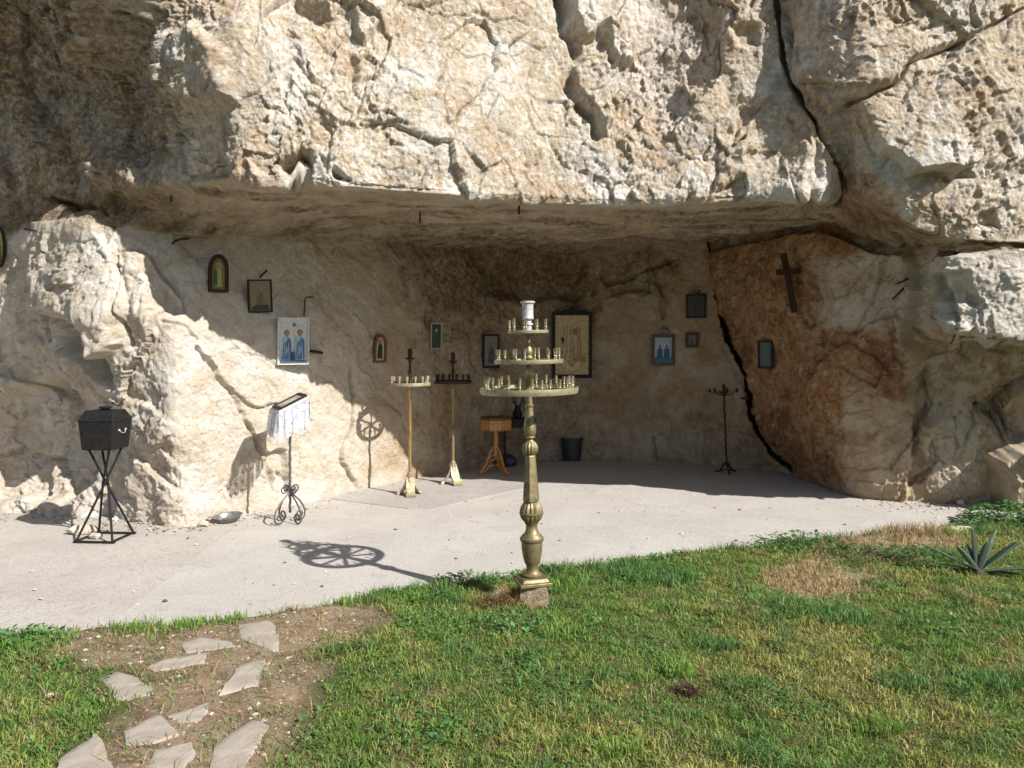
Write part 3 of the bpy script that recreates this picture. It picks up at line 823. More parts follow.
def big_candelabrum():
    base = G(533, 606)
    k = base.y / F                                    # metres per pixel at its distance
    H = lambda py: (606 - py) * k
    t = thing('candelabrum', base, 'large three-tiered brass candelabrum standing at the lawn edge in front of the cave', 'candelabrum', rot=(0, R(-1.0), 0))
    # rough stone foot under the metal plate
    b = MB(); n = 16; rr = random.Random(3)
    rings = [(-0.06, .112), (0.02, .108), (0.06, .102), (0.10, .094), (0.130, .092), (0.137, .088)]
    vs = []
    for z, r in rings:
        for i in range(n):
            a = 2 * math.pi * i / n
            sq = 1 / max(abs(math.cos(a)), abs(math.sin(a))) * 0.86
            q = r * sq * rr.uniform(.90, 1.08)
            vs.append((q * math.cos(a), q * math.sin(a), z + rr.uniform(-.004, .004)))
    fs = [(i * n + j, i * n + (j + 1) % n, (i + 1) * n + (j + 1) % n, (i + 1) * n + j) for i in range(len(rings) - 1) for j in range(n)]
    fs.append(tuple((len(rings) - 1) * n + j for j in range(n)))
    b.add(vs, fs)
    b.build('stone_foot', MAT['foot_stone'], t)
    b = MB(); b.box((0, 0, H(581.2)), (.196, .196, 3.4 * k)); b.box((0, 0, H(577.8)), (.168, .168, 3.4 * k), taper=.86)
    o = b.build('base_plate', MAT['brass'], t); bevel(o, .004); o.rotation_euler = (0, 0, R(14))
    pr = lambda rows: [(w * k, H(y)) for y, w in rows]
    b = MB(); b.lathe(pr([(576, 9), (574, 10), (573, 8.5), (571, 6.5), (567, 6), (564, 6.4), (562.5, 7.6), (559, 8.6), (553, 9.8), (546, 10.5), (541.5, 10.6), (541, 11.2), (539.5, 12), (537.6, 12), (536.5, 10.8), (535.5, 10.4), (533.5, 8), (531, 6.4), (527, 5.7), (524, 6), (522.6, 7)]), 32)
    b.build('urn', MAT['brass'], t, True)
    b = MB(); b.lathe(pr([(522.6, 6.8), (521, 8), (518.5, 10.2), (515.5, 11.4), (513.2, 11.6)]), 64, flute=16, fd=.10)
    b.lathe(pr([(513.4, 12), (512.4, 12.1), (511.8, 12)]), 32)
    b.lathe(pr([(512, 11.6), (509, 11.4), (506, 10.4), (503.4, 8.6), (501.6, 7)]), 64, flute=16, fd=.10)
    b.build('fluted_ball', MAT['brass'], t, True)
    b = MB(); b.lathe(pr([(502, 7.5), (500.6, 8.6), (498, 8.7), (456, 5.6), (454.6, 5.0)]), 6, rot=.35)
    b.build('shaft', MAT['brass'], t)
    b = MB(); b.lathe(pr([(455, 5), (453.6, 6.6), (451, 7.7), (447.5, 8.1), (444.5, 7.4), (442, 5.2), (441, 4.4)]), 64, flute=14, fd=.12)
    b.build('fluted_ball', MAT['brass'], t, True)
    b = MB(); b.lathe(pr([(441.4, 4), (439.6, 3.4), (438.2, 4), (437.2, 5.6), (436, 4.6), (433.5, 5.8), (429, 6.3), (425, 6), (419, 4.9), (412, 3.9), (407, 3.7), (406, 4.6), (404.8, 4.6), (404, 3.6), (399, 3.4), (393, 3.6)]), 28)
    b.build('baluster', MAT['brass'], t, True)
    def tray(name, py, hw, rim_px, ncup, hcup, rcup, spokes, label):
        R_ = hw * k; z = H(py)
        b = MB()
        rim = rim_px * k
        # flat ring with a turned rim
        prof = [(R_ * .80, z), (R_ * .80, z + .004), (R_ * .985, z + .004), (R_ * .985, z + rim * .55), (R_, z + rim * .55), (R_ * 1.005, z), (R_ * .985, z - rim * .45), (R_ * .95, z - rim * .45), (R_ * .95, z), (R_ * .80, z)]
        n = 56
        vs, fs = [], []
        for r, zz in prof:
            for i in range(n):
                a = 2 * math.pi * i / n
                vs.append((r * math.cos(a), r * math.sin(a), zz))
        for q in range(len(prof) - 1):
            for i in range(n):
                fs.append((q * n + i, q * n + (i + 1) % n, (q + 1) * n + (i + 1) % n, (q + 1) * n + i))
        b.add(vs, fs)
        o = b.build(name, MAT['brass_pale'], t, True); o['label'] = label
        for i in range(spokes):
            a = 2 * math.pi * i / spokes + .3
            s = MB(); s.box((R_ * .45, 0, z - .002), (R_ * .80, .030, .007))
            so = s.build('spoke', MAT['brass'], o); so.rotation_euler = (0, 0, a)
        cm = None
        for i in range(ncup):
            a = 2 * math.pi * (i + .5) / ncup + random.uniform(-.05, .05)
            loc = (R_ * .90 * math.cos(a), R_ * .90 * math.sin(a), z + .004)
            if cm is None:
                cm = cup_mesh(hcup * k, rcup * k).build('candle_cup', MAT['brass_pale'], o, True, loc)
            else:
                c_ = copy_part(cm, o, loc)
                c_.rotation_euler = (random.uniform(-.06, .06), random.uniform(-.06, .06), 0)
                c_.scale = (1, 1, random.uniform(.88, 1.06))
        return o
    tray('lower_tray', 390.5, 49, 6, 26, 13.0, 1.25, 8, 'widest lowest tray ringed with candle cups')
    b = MB(); b.lathe(pr([(394, 6), (390, 6), (388, 4), (385, 4.6), (382, 5), (380.5, 3.6), (379, 3), (377.5, 4), (374, 4.9), (370, 3.9), (366, 2.6), (362, 2.1), (360, 3.2), (358, 5), (355.5, 3.4), (353.5, 4.2), (350.5, 4.4), (348, 3.4), (346, 2.1), (340, 1.9), (337, 2.4), (334.5, 9), (332.5, 11)]), 24)
    b.build('upper_stem', MAT['brass'], t, True)
    tray('middle_tray', 361.5, 34.5, 4, 17, 12.5, 1.2, 6, 'middle tray of candle cups')
    tray('upper_tray', 332, 20.5, 3, 9, 12.0, 1.15, 5, 'smallest topmost tray of candle cups')
    b = MB(); b.lathe(pr([(332, 3.6), (326, 3.6), (325, 5), (323.6, 5), (323, 3.6), (320.5, 3.4), (319.5, 5.4), (318.4, 6), (317, 5.4), (305, 5.6), (303.6, 6), (303, 7.2), (301.2, 7.2), (301, 5.4), (306, 4.6), (306, 0)]), 24)
    b.build('top_holder', MAT['silver'], t, True)
    return t

MAT['foot_stone'] = simple('brown_rough_stone', (0.36, 0.28, 0.18), (0.24, 0.18, 0.11), 26, 0.95, 0, 0.9, 0.02, None, (0.13, 0.09, 0.055))
m = simple('limestone_plain', (0.46, 0.38, 0.27), (0.34, 0.27, 0.17), 14, 0.92, 0, 0.7, 0.01, None, (0.24, 0.18, 0.11)); MAT['limestone_plain'] = m
m = simple('pale_stone', (0.56, 0.50, 0.42), (0.44, 0.38, 0.30), 14, 0.92, 0, 0.7, 0.01, None, (0.34, 0.28, 0.2)); MAT['pale_stone'] = m
big_candelabrum()

# ------------------------------------------------------------------ two slender brass candle stands
def candle_stand(px, py_base, tray_py, tray_hw, top_py, pole_mat, tray_mat, foot_mat, top_mat, label, yaw):
    base = G(px, py_base, 0.005); k = base.y / F
    H = lambda py: (py_base - py) * k
    t = thing('candle_stand', base, label, 'candle stand', 'slender brass candle stands by the left cave wall', rot=(0, 0, yaw))
    hb = H(py_base - 19)
    for i in range(3):
        a = 2 * math.pi * i / 3 + .55
        b = MB()
        pts = []
        for s in np.linspace(0, 1, 9):
            r = .020 + .125 * s ** 1.5
            z = hb * (1 - s) ** 1.35 + .012
            pts.append(Vector((r, 0, z)))
        # a broad sloping leg: strip with thickness
        vs, fs = [], []
        for j, p in enumerate(pts):
            s = j / 8
            w = .034 + .016 * math.sin(s * math.pi) + (.012 if s > .85 else -.012 * s)
            for sy in (-1, 1):
                vs.append((p.x, sy * w, p.z)); vs.append((p.x - .012, sy * w, max(.0, p.z - .022)))
        for j in range(8):
            q = j * 4
            fs += [(q, q + 4, q + 6, q + 2), (q + 1, q + 3, q + 7, q + 5), (q, q + 1, q + 5, q + 4), (q + 2, q + 6, q + 7, q + 3)]
        fs += [(0, 2, 3, 1), (32, 33, 35, 34)]
        b.add(vs, fs)
        o = b.build('foot_leg', foot_mat, t, True); o.rotation_euler = (0, 0, a)
    b = MB(); b.lathe([(.046, hb * .62), (.040, hb * .8), (.034, hb * .95), (.040, hb), (.040, hb * 1.06), (.026, hb * 1.1), (.030, hb * 1.16), (.018, hb * 1.22)], 18)
    b.build('collar', foot_mat, t, True)
    zt = H(tray_py)
    mid = hb + (zt - hb) * .47
    prof = [(.017, hb * 1.1), (.0165, mid - .06)]
    for q in range(4):
        z = mid - .05 + q * .028
        prof += [(.017, z), (.024, z + .006), (.024, z + .012), (.017, z + .018)]
    prof += [(.0155, mid + .09), (.0145, zt - .10), (.022, zt - .09), (.024, zt - .05), (.016, zt - .04), (.020, zt - .004)]
    b = MB(); b.lathe(prof, 14)
    b.build('pole', pole_mat, t, True)
    R_ = tray_hw * k
    b = MB(); n = 40; prof = [(R_ * .78, zt - .004), (R_, zt - .004), (R_ * 1.01, zt + .004), (R_, zt + .028), (R_ * .97, zt + .028), (R_ * .96, zt + .005), (R_ * .78, zt + .004), (R_ * .78, zt - .004)]
    b.add([(r * math.cos(2 * math.pi * i / n), r * math.sin(2 * math.pi * i / n), z_) for r, z_ in prof for i in range(n)], [(q * n + i, q * n + (i + 1) % n, (q + 1) * n + (i + 1) % n, (q + 1) * n + i) for q in range(len(prof) - 1) for i in range(n)])
    tr = b.build('tray', tray_mat, t, True)
    for i in range(6):
        s_ = MB(); s_.box((R_ * .41, 0, zt), (R_ * .78, .022, .006)); so = s_.build('spoke', tray_mat, tr); so.rotation_euler = (0, 0, 2 * math.pi * i / 6 + .2)
    cm = None
    for i in range(14):
        a = 2 * math.pi * i / 14
        loc = (R_ * .88 * math.cos(a), R_ * .88 * math.sin(a), zt + .006)
        if cm is None: cm = cup_mesh(.088, .0125).build('candle_cup', tray_mat, tr, True, loc)
        else: copy_part(cm, tr, loc)
    zz = H(top_py)
    b = MB(); b.lathe([(.024, zt + .004), (.020, zt + .03), (.012, zt + .05), (.013, zt + .10), (.021, zt + .13), (.012, zt + .16), (.013, zz - .13)], 14)
    b.build('stem', top_mat, t, True)
    b = MB(); b.lathe([(.01, zz - .15), (.022, zz - .125), (.058, zz - .105), (.060, zz - .10), (.026, zz - .102), (.020, zz - .09), (.024, zz - .07), (.024, zz - .02), (.013, zz - .012), (.013, zz), (0, zz)], 18)
    b.build('candle_socket', top_mat, t, True)
    return t
candle_stand(410, 495, 385, 20.5, 348, MAT['copper_pole'], MAT['brass_foot'], MAT['brass_foot'], MAT['dark_iron'],
             'reddish brass candle stand with a pale tray, nearer one by the left wall', .2)
candle_stand(453, 484, 383, 18.5, 352, MAT['brass_dull'], MAT['dark_iron'], MAT['brass_foot'], MAT['dark_iron'],
             'dull brass candle stand with a dark tray, farther one by the left wall', .5)

# ------------------------------------------------------------------ iron candle stand at the right
def iron_stand():
    base = G(727, 473); k = base.y / F
    H = lambda py: (473 - py) * k
    t = thing('iron_candle_stand', base, 'thin dark iron candle stand with three splayed feet before the back wall', 'candle stand', rot=(0, R(-2.2), 0))
    b = MB(); pts = []; rs = []
    for i in range(61):
        z = H(466) + (H(394) - H(466)) * i / 60
        pts.append((.003 * math.cos(i), .003 * math.sin(i), z)); rs.append(.011 if i % 3 else .014)
    b.tube(pts, rs, 8); b.build('twisted_rod', MAT['dark_iron'], t, True)
    for i in range(3):
        a = 2 * math.pi * i / 3 + .5
        b = MB()
        b.tube([(.008, 0, H(462)), (.03, 0, H(464)), (.06, 0, H(468)), (.09, 0, H(471.2)), (.13, 0, .012), (.145, 0, .012)], [.010, .012, .012, .012, .013, .010], 7)
        b.tube([(.01, 0, H(468)), (.05, 0, H(470.5)), (.085, 0, H(471.4))], .007, 6)
        o = b.build('foot', MAT['dark_iron'], t, True); o.rotation_euler = (0, 0, a)
    b = MB(); b.lathe([(.014, H(396)), (.03, H(393.5)), (.062, H(392)), (.064, H(391.2)), (.02, H(391.6)), (.017, H(390)), (.021, H(388)), (.021, H(384)), (0, H(384))], 16)
    b.build('candle_socket', MAT['dark_iron'], t, True)
    for i in range(7):
        a = 2 * math.pi * i / 7 + .2
        b = MB(); R_ = .165
        b.tube([(.0, 0, H(396)), (R_ * .6, 0, H(394)), (R_, 0, H(391))], .0035, 6)
        o = b.build('arm', MAT['dark_iron'], t, True); o.rotation_euler = (0, 0, a)
        b = MB(); b.lathe([(.008, -.012), (.020, .0), (.022, .004), (.013, .006), (.013, .03), (0, .03)], 10, (R_, 0, H(391)))
        b.build('drip_pan', MAT['dark_iron'], o, True)
iron_stand()

# ------------------------------------------------------------------ black box on crossed legs
def box_and_stand():
    k = 6.12 / F
    base = G(105.5, 538)
    k = base.y / F; H = lambda py: (538 - py) * k
    yaw = R(-4)
    st = thing('box_stand', base, 'thin black stand of crossed iron rods on a square frame, under the black box', 'stand', rot=(0, 0, yaw))
    s = .148
    zt = H(449)
    b = MB()
    for x0, y0, x1, y1 in ((-1, -1, 1, -1), (1, -1, 1, 1), (1, 1, -1, 1), (-1, 1, -1, -1)):
        pass
    for i, (x0, y0, x1, y1) in enumerate(((-1.15, -1, 1.15, -1), (-1.15, 1, 1.15, 1))):
        f = MB(); f.box((0, y0 * s, .008), (2.3 * s, .022, .010)); f.build('base_bar', MAT['black_iron'], st)
    for x in (-1, 1):
        f = MB(); f.box((x * s, 0, .0145), (.022, 2 * s + .022, .004)); f.build('base_bar', MAT['black_iron'], st)
    c = .085
    for sx, sy in ((-1, -1), (1, -1), (1, 1), (-1, 1)):
        f = MB()
        a_ = Vector((sx * s, sy * s, .012)); e = Vector((-sx * c, -sy * c, zt + .004))
        off = Vector((-sy * .012, sx * .012, 0))
        f.tube([a_, a_.lerp(e, .35) + off * .6, a_.lerp(e, .62) + off, e], .0095, 8)
        f.build('leg', MAT['black_iron'], st, True)
    f = MB()
    for x in (-1, 1): f.box((x * c, 0, zt + .002), (.02, 2 * c + .03, .006))
    f.build('top_bars', MAT['black_iron'], st)
    # the box
    K = .92
    bx = thing('metal_box', base + Vector((0, 0, zt + .0055)), 'black metal box with a sloping lid and white handle, resting on crossed legs', 'metal box', rot=(0, 0, yaw))
    hb = H(421) - zt
    f = MB(); f.box((0, 0, hb / 2), (.245, .245, hb), taper=1.15)
    o = f.build('box_body', MAT['black_iron'], bx); bevel(o, .003)
    w = .245 * 1.15 / 2 + .003
    hl = H(410.5) - H(421)
    f = MB()
    f.add([(-w, -w, hb), (w, -w, hb), (w, w, hb), (-w, w, hb), (-w, -w, hb + .010), (w, -w, hb + .010), (w, w, hb + .010), (-w, w, hb + .010),
           (-w * .80, -w * .62, hb + hl), (w * .80, -w * .62, hb + hl), (w * .80, w * .62, hb + hl), (-w * .80, w * .62, hb + hl)],
          [(3, 2, 1, 0), (0, 1, 5, 4), (1, 2, 6, 5), (2, 3, 7, 6), (3, 0, 4, 7), (4, 5, 9, 8), (5, 6, 10, 9), (6, 7, 11, 10), (7, 4, 8, 11), (8, 9, 10, 11)])
    o = f.build('lid', MAT['black_iron'], bx); bevel(o, .003)
    f = MB(); f.lathe([(.030, hb + hl - .002), (.034, hb + hl + .012), (.048, hb + hl + .014), (.050, hb + hl + .026), (.030, hb + hl + .028), (0, hb + hl + .028)], 18)
    f.build('lid_cap', MAT['black_iron'], bx, True)
    xs = .245 * .5 * 1.08 + .006
    f = MB(); f.tube([(xs + .004, -.035, hb * .66), (xs + .012, -.03, hb * .60), (xs + .014, -.015, hb * .57), (xs + .014, .015, hb * .57), (xs + .012, .03, hb * .60), (xs + .004, .035, hb * .66)], .0022, 6)
    f.build('handle', MAT['white_metal'], bx, True)
    for y in (-.045, .045):
        f = MB(); f.box((xs + .004, y, hb * .68), (.006, .018, .014))
        f.build('handle_mount', MAT['white_metal'], bx)
box_and_stand()

# ------------------------------------------------------------------ lectern with lace and a framed icon
def spiral(cx, cz, r0, turns, a0, sgn, n=26):
    out = []
    for i in range(n):
        t = i / (n - 1)
        r = r0 * (1 - .78 * t)
        a = a0 + sgn * turns * 2 * math.pi * t
        out.append((cx + r * math.cos(a), 0, cz + r * math.sin(a)))
    return out
def lectern():
    base = G(290, 523); k = base.y / F; H = lambda py: (523 - py) * k
    t = thing('lectern', base, 'grey wrought iron lectern with scrolled feet, standing by the sunlit left wall', 'lectern')
    b = MB(); pts = [(0, 0, .10)] + [(.0025 * math.cos(i * 1.3), .0025 * math.sin(i * 1.3), .10 + (.86 - .10) * i / 40) for i in range(1, 41)]
    b.tube(pts, [.012] * 3 + [.0105 + .0015 * (i % 2) for i in range(38)], 8); b.build('pole', MAT['grey_iron'], t, True)
    b = MB(); b.lathe([(.0, .088), (.010, .092), (.014, .10), (.008, .108)], 10); b.build('pole_tip', MAT['grey_iron'], t, True)
    for i in range(4):
        a = R(45) + i * R(90) + .12
        b = MB()
        low = spiral(.105, .058, .052, 1.35, R(-20), -1)           # scroll at the foot
        low = [(x, y, max(z, .006)) for x, y, z in low]
        leg = [(.016, 0, .262), (.045, 0, .235), (.10, 0, .185), (.14, 0, .13), (.158, 0, .085)]
        b.tube(leg + low[0:], .0075, 6)
        o = b.build('scroll_foot', MAT['grey_iron'], t, True); o.rotation_euler = (0, 0, a)
        b = MB(); up = spiral(.058, .292, .042, 1.4, R(200), -1)
        b.tube([(.014, 0, .235)] + up, .0065, 6)
        o = b.build('upper_scroll', MAT['grey_iron'], t, True); o.rotation_euler = (0, 0, a)
    # desk: front (low) edge looks to the left, high edge to the right
    na = R(210)                                        # heading of the low front edge
    M = Matrix.Translation((-.005, 0, 0)) @ Matrix.Rotation(na, 4, 'Z')
    w, dp = .29, .25                                   # width along local y, depth along local x (front = +x)
    zlo, zhi = H(409.5), H(396)
    def top(x, y, e=0): return (x, y, (zlo + zhi) / 2 - (zhi - zlo) * x / dp + e)
    b = MB()
    vs = [top(x, y, e) for e in (-.018, 0) for x, y in ((-dp / 2, -w / 2), (dp / 2, -w / 2), (dp / 2, w / 2), (-dp / 2, w / 2))]
    b.add(vs, [(3, 2, 1, 0), (4, 5, 6, 7), (0, 1, 5, 4), (1, 2, 6, 5), (2, 3, 7, 6), (3, 0, 4, 7)], M)
    b.build('desk', MAT['dark_wood'], t)
    b = MB()
    for s in (-1, 1):
        b.tube([(0, 0, .85), (s * .05, 0, .90), (s * .09, 0, (zlo + zhi) / 2 - (zhi - zlo) * s * .09 / dp - .02)], .008, 6, M)
    b.build('desk_bracket', MAT['grey_iron'], t, True)
    b = MB(); b.tube(spiral(.06, .83, .030, .8, R(90), -1, 14), .005, 6); b.build('hook', MAT['grey_iron'], t, True)
    # lace cloth draped over the desk, with open holes
    cl = thing('lace_cloth', base, 'white lace cloth hanging over the slanted top of the iron lectern', 'cloth')
    rr = random.Random(5)
    def drape(p0, p1, drop, seed, name):
        nx, nz = 60, 50
        rr = random.Random(seed)
        vs, fs = [], []
        d = Vector(p1) - Vector(p0); L_ = d.length; dn = d.normalized(); out = Vector((dn.y, -dn.x, 0))
        for j in range(nz + 1):
            for i in range(nx + 1):
                u = i / nx; s = j / nz
                p = Vector(p0) + d * u
                wv = .014 * math.sin(u * 21 + seed) * s ** .7 + .006 * math.sin(u * 47 + 2 * seed) * s
                bot = drop * (1 - .06 * abs(math.sin(u * 13 + seed)))
                vs.append(p + out * (.006 + .018 * s + wv) + Vector((0, 0, -bot * s)))
        for j in range(nz):
            for i in range(nx):
                # lace pattern: leave out a repeating lattice of small holes
                fl = ((i - 8) % 16 - 8) ** 2 + ((j - 6) % 16 - 8) ** 2 < 20
                hole = (j > 3 and not fl and (i % 3 != 0) and (j % 3 != 0) and rr.random() < .8) or (j > nz - 4 and (i // 2) % 3 == 0)
                if hole: continue
                q = j * (nx + 1) + i
                fs.append((q, q + 1, q + nx + 2, q + nx + 1))
        b = MB(); b.add(vs, fs)
        o = b.build(name, MAT['lace'], cl, True)
        sm = o.modifiers.new('thickness', 'SOLIDIFY'); sm.thickness = .0012
    c00 = M @ Vector(top(dp / 2 + .004, -w / 2 - .004, .004)); c01 = M @ Vector(top(dp / 2 + .004, w / 2 + .004, .004))
    c10 = M @ Vector(top(-dp / 2 - .004, -w / 2 - .004, .004)); c11 = M @ Vector(top(-dp / 2 - .004, w / 2 + .004, .004))
    drape(c00, c01, .235, 1, 'front_fall')
    drape(c01, c11, .27, 2, 'side_fall')
    drape(c10, c00, .26, 3, 'side_fall')
    drape(c11, c10, .22, 4, 'back_fall')
    b = MB(); n = 8
    vs = [tuple(M @ Vector(top(-dp / 2 - .004 + (dp + .008) * i / n, -w / 2 - .004 + (w + .008) * j / n, .004))) for i in range(n + 1) for j in range(n + 1)]
    fs = [(i * (n + 1) + j, (i + 1) * (n + 1) + j, (i + 1) * (n + 1) + j + 1, i * (n + 1) + j + 1) for i in range(n) for j in range(n)]
    b.add(vs, fs); b.build('top_cover', MAT['lace'], cl, True)
    # framed picture lying on the desk
    ic = thing('framed_icon', base, 'small framed icon lying on the lace-covered lectern top', 'icon')
    fw, fd = w * .94, dp * .94
    def slabx(x0, x1, y0, y1, e0, e1, name, m, par):
        b = MB()
        vs = [top(x, y, e) for e in (e0, e1) for x, y in ((x0, y0), (x1, y0), (x1, y1), (x0, y1))]
        b.add(vs, [(3, 2, 1, 0), (4, 5, 6, 7), (0, 1, 5, 4), (1, 2, 6, 5), (2, 3, 7, 6), (3, 0, 4, 7)], M)
        return b.build(name, m, par)
    e = .022
    slabx(-fd / 2 + e, fd / 2 - e, -fw / 2 + e, fw / 2 - e, .006, .014, 'picture', flat('icon_grey_print', (0.36, 0.36, 0.37)), ic)
    slabx(-fd / 2, -fd / 2 + e, -fw / 2, fw / 2, .006, .024, 'frame_side', MAT['dark_wood'], ic)
    slabx(fd / 2 - e, fd / 2, -fw / 2, fw / 2, .006, .024, 'frame_side', MAT['dark_wood'], ic)
    slabx(-fd / 2 + e, fd / 2 - e, -fw / 2, -fw / 2 + e, .006, .023, 'frame_side', MAT['dark_wood'], ic)
    slabx(-fd / 2 + e, fd / 2 - e, fw / 2 - e, fw / 2, .006, .023, 'frame_side', MAT['dark_wood'], ic)
    slabx(-fd * .22, fd * .20, -fw * .14, fw * .14, .014, .0155, 'figure', flat('icon_pale_print', (0.62, 0.55, 0.38)), ic)
lectern()

# ------------------------------------------------------------------ carved wooden table, things in the dark corner
def carved_table():
    base = G(496, 474); k = base.y / F; H = lambda py: (474 - py) * k
    t = thing('carved_table', base, 'small orange carved wooden table with three pierced legs in the cave corner', 'table')
    zt = H(417)
    b = MB(); b.lathe([(.0, zt - .028), (.18, zt - .028), (.2, zt - .018), (.2, zt), (0, zt)], 8, rot=R(22.5)); b.build('table_top', MAT['brown_wood'], t)
    for i in range(8):
        a = R(45) * i
        b = MB(); w = .072
        poly = [(-w, 0), (-w, -.10)] + [(-w + 2 * w * q / 12, -.10 - .028 * abs(math.sin(q / 12 * math.pi * 3))) for q in range(1, 12)] + [(w, -.10), (w, 0)]
        b.prism([(x, zt - .026 + z) for x, z in reversed(poly)], -.008, .008)
        o = b.build('apron_panel', MAT['orange_wood'], t); o.location = (.172 * math.cos(a), .172 * math.sin(a), 0); o.rotation_euler = (0, 0, a + R(90))
        for s in (-1, 1):
            c = MB(); c.lathe([(.0, -.012), (.018, -.011), (.022, 0), (.012, .006), (0, .008)], 10, M=Matrix.Translation((s * .033, -.010, zt - .075)) @ Matrix.Rotation(R(90), 4, 'X'))
            c.build('rosette', MAT['orange_wood'], o, True)
    b = MB(); b.lathe([(.03, H(456)), (.034, H(452)), (.026, H(449)), (.026, H(433)), (.034, H(431)), (.05, H(429.5))], 10); b.build('column', MAT['orange_wood'], t, True)
    for i in range(3):
        a = R(195) + i * R(120)
        b = MB()
        out = [(.02, H(446)), (.05, H(449)), (.09, H(456)), (.125, H(464)), (.16, H(469)), (.195, H(470)), (.21, H(472)), (.20, .0), (.165, .0), (.13, H(471.5)), (.10, H(468)), (.06, H(466.5)), (.02, H(466))]
        # pierced leg: two curved bars with scroll rings between
        b.tube([(.022, 0, H(447)), (.06, 0, H(450.5)), (.095, 0, H(457)), (.125, 0, H(464)), (.16, 0, H(469)), (.2, 0, H(471.5))], [.014, .014, .014, .015, .017, .026], 7)
        b.tube([(.022, 0, H(465)), (.06, 0, H(465.5)), (.10, 0, H(467.5)), (.14, 0, H(471)), (.19, 0, .026)], .012, 7)
        for cx, cz, r in ((.045, H(458), .032), (.085, H(463.5), .022)):
            b.tube([(cx + r * math.cos(q), 0, cz + r * math.sin(q)) for q in np.linspace(0, 2 * math.pi, 13)[:-1]], .008, 6, closed=True)
        b.tube([(.205, 0, .026), (.215, 0, .024)], [.026, .016], 7)
        o = b.build('leg', MAT['orange_wood'], t, True); o.rotation_euler = (0, 0, a)
    return zt
carved_table()
def dark_corner():
    base = G(519, 466); k = base.y / F
    t = thing('dark_side_table', base, 'black square side table standing behind the carved table and the candelabrum', 'table')
    zt = (466 - 418) * k
    b = MB(); b.box((0, 0, zt - .015), (.42, .34, .03)); bevel(b.build('table_top', MAT['black_frame'], t), .004)
    b = MB()
    b.box((0, -.14, zt - .07), (.34, .016, .08)); b.build('apron', MAT['black_frame'], t)
    for sx in (-1, 1):
        for sy in (-1, 1):
            b = MB(); b.box((sx * .18, sy * .14, (zt - .03) / 2), (.035, .035, zt - .03)); b.build('leg', MAT['black_frame'], t)
    v = thing('vase', base + Vector((-.02, 0, zt)), 'black vase holding a bunch of dark dried flowers on the side table', 'vase')
    b = MB(); b.lathe([(.045, 0), (.06, .03), (.062, .07), (.035, .12), (.03, .14), (.042, .155), (.034, .15), (0, .13)], 16); b.build('vase_body', MAT['black_iron'], v, True)
    rr = random.Random(2)
    for i in range(13):
        a = rr.uniform(0, 6.28); q = rr.uniform(.02, .10); h = rr.uniform(.19, .27)
        e = Vector((q * math.cos(a), q * math.sin(a), h))
        b = MB(); b.tube([(0, 0, .12), (e.x * .4, e.y * .4, h * .7), tuple(e)], .003, 5); s = b.build('flower_stem', MAT['black_iron'], v, True)
        b = MB()
        for j in range(6):
            an = j * 1.05
            Mq = Matrix.Translation(e) @ Matrix.Rotation(an, 4, 'Z') @ Matrix.Rotation(-.6, 4, 'Y')
            b.add([(0, 0, 0), (.018, -.011, .004), (.036, 0, .0), (.018, .011, .004)], [(0, 1, 2, 3)], Mq)
        b.build('flower_head', flat('dark_petals', (0.035, 0.03, 0.035)), s)
    p = G(507, 466)
    b = MB()
    n, mm = 14, 8; rr = random.Random(9); vs = []
    for j in range(mm):
        s = j / (mm - 1)
        for i in range(n):
            a = 2 * math.pi * i / n
            r = (.11 + .02 * math.sin(s * 3.1)) * (1 - .55 * s ** 3) * rr.uniform(.88, 1.1)
            vs.append((r * math.cos(a), r * .8 * math.sin(a), .15 * s))
    fs = [(j * n + i, j * n + (i + 1) % n, (j + 1) * n + (i + 1) % n, (j + 1) * n + i) for j in range(mm - 1) for i in range(n)]
    fs += [tuple(reversed(range(n))), tuple((mm - 1) * n + i for i in range(n))]
    b.add(vs, fs); o = b.build('plastic_bag', MAT['blue_bag'], None, True, p)
    tag(o, 'crumpled blue plastic bag on the floor behind the carved table', 'bag')
dark_corner()
def bucket():
    p = G(572, 460); k = p.y / F
    t = thing('bucket', p, 'dark plastic bucket on the floor at the foot of the back wall', 'bucket')
    h = 22.5 * k; r = 11 * k
    b = MB(); b.lathe([(r * .80, 0), (r * .97, h * .9), (r * 1.04, h * .91), (r * 1.04, h), (r * .94, h), (r * .76, .02), (0, .02)], 26); b.build('pail', MAT['bucket'], t, True)
    b = MB(); b.tube([(r * 1.04 * math.cos(a), -r * .25 * math.sin(a) - .01, h * .93 - .06 * math.sin(a)) for a in np.linspace(0, math.pi, 12)], .004, 6); b.build('handle', MAT['steel'], t, True)
bucket()
def pan():
    p = G(228, 521)
    t = thing('metal_pan', p, 'shallow round metal pan lying on the concrete at the foot of the left wall', 'pan', rot=(R(3), R(-4), 0))
    b = MB(); b.lathe([(.085, .004), (.098, .010), (.118, .044), (.128, .048), (.128, .052), (.114, .048), (.092, .014), (0, .010)], 30); b.build('pan_body', MAT['steel'], t, True)
    b = MB(); b.box((-.145, .0, .046), (.05, .022, .006)); bevel(b.build('handle', MAT['steel'], t), .002)
pan()

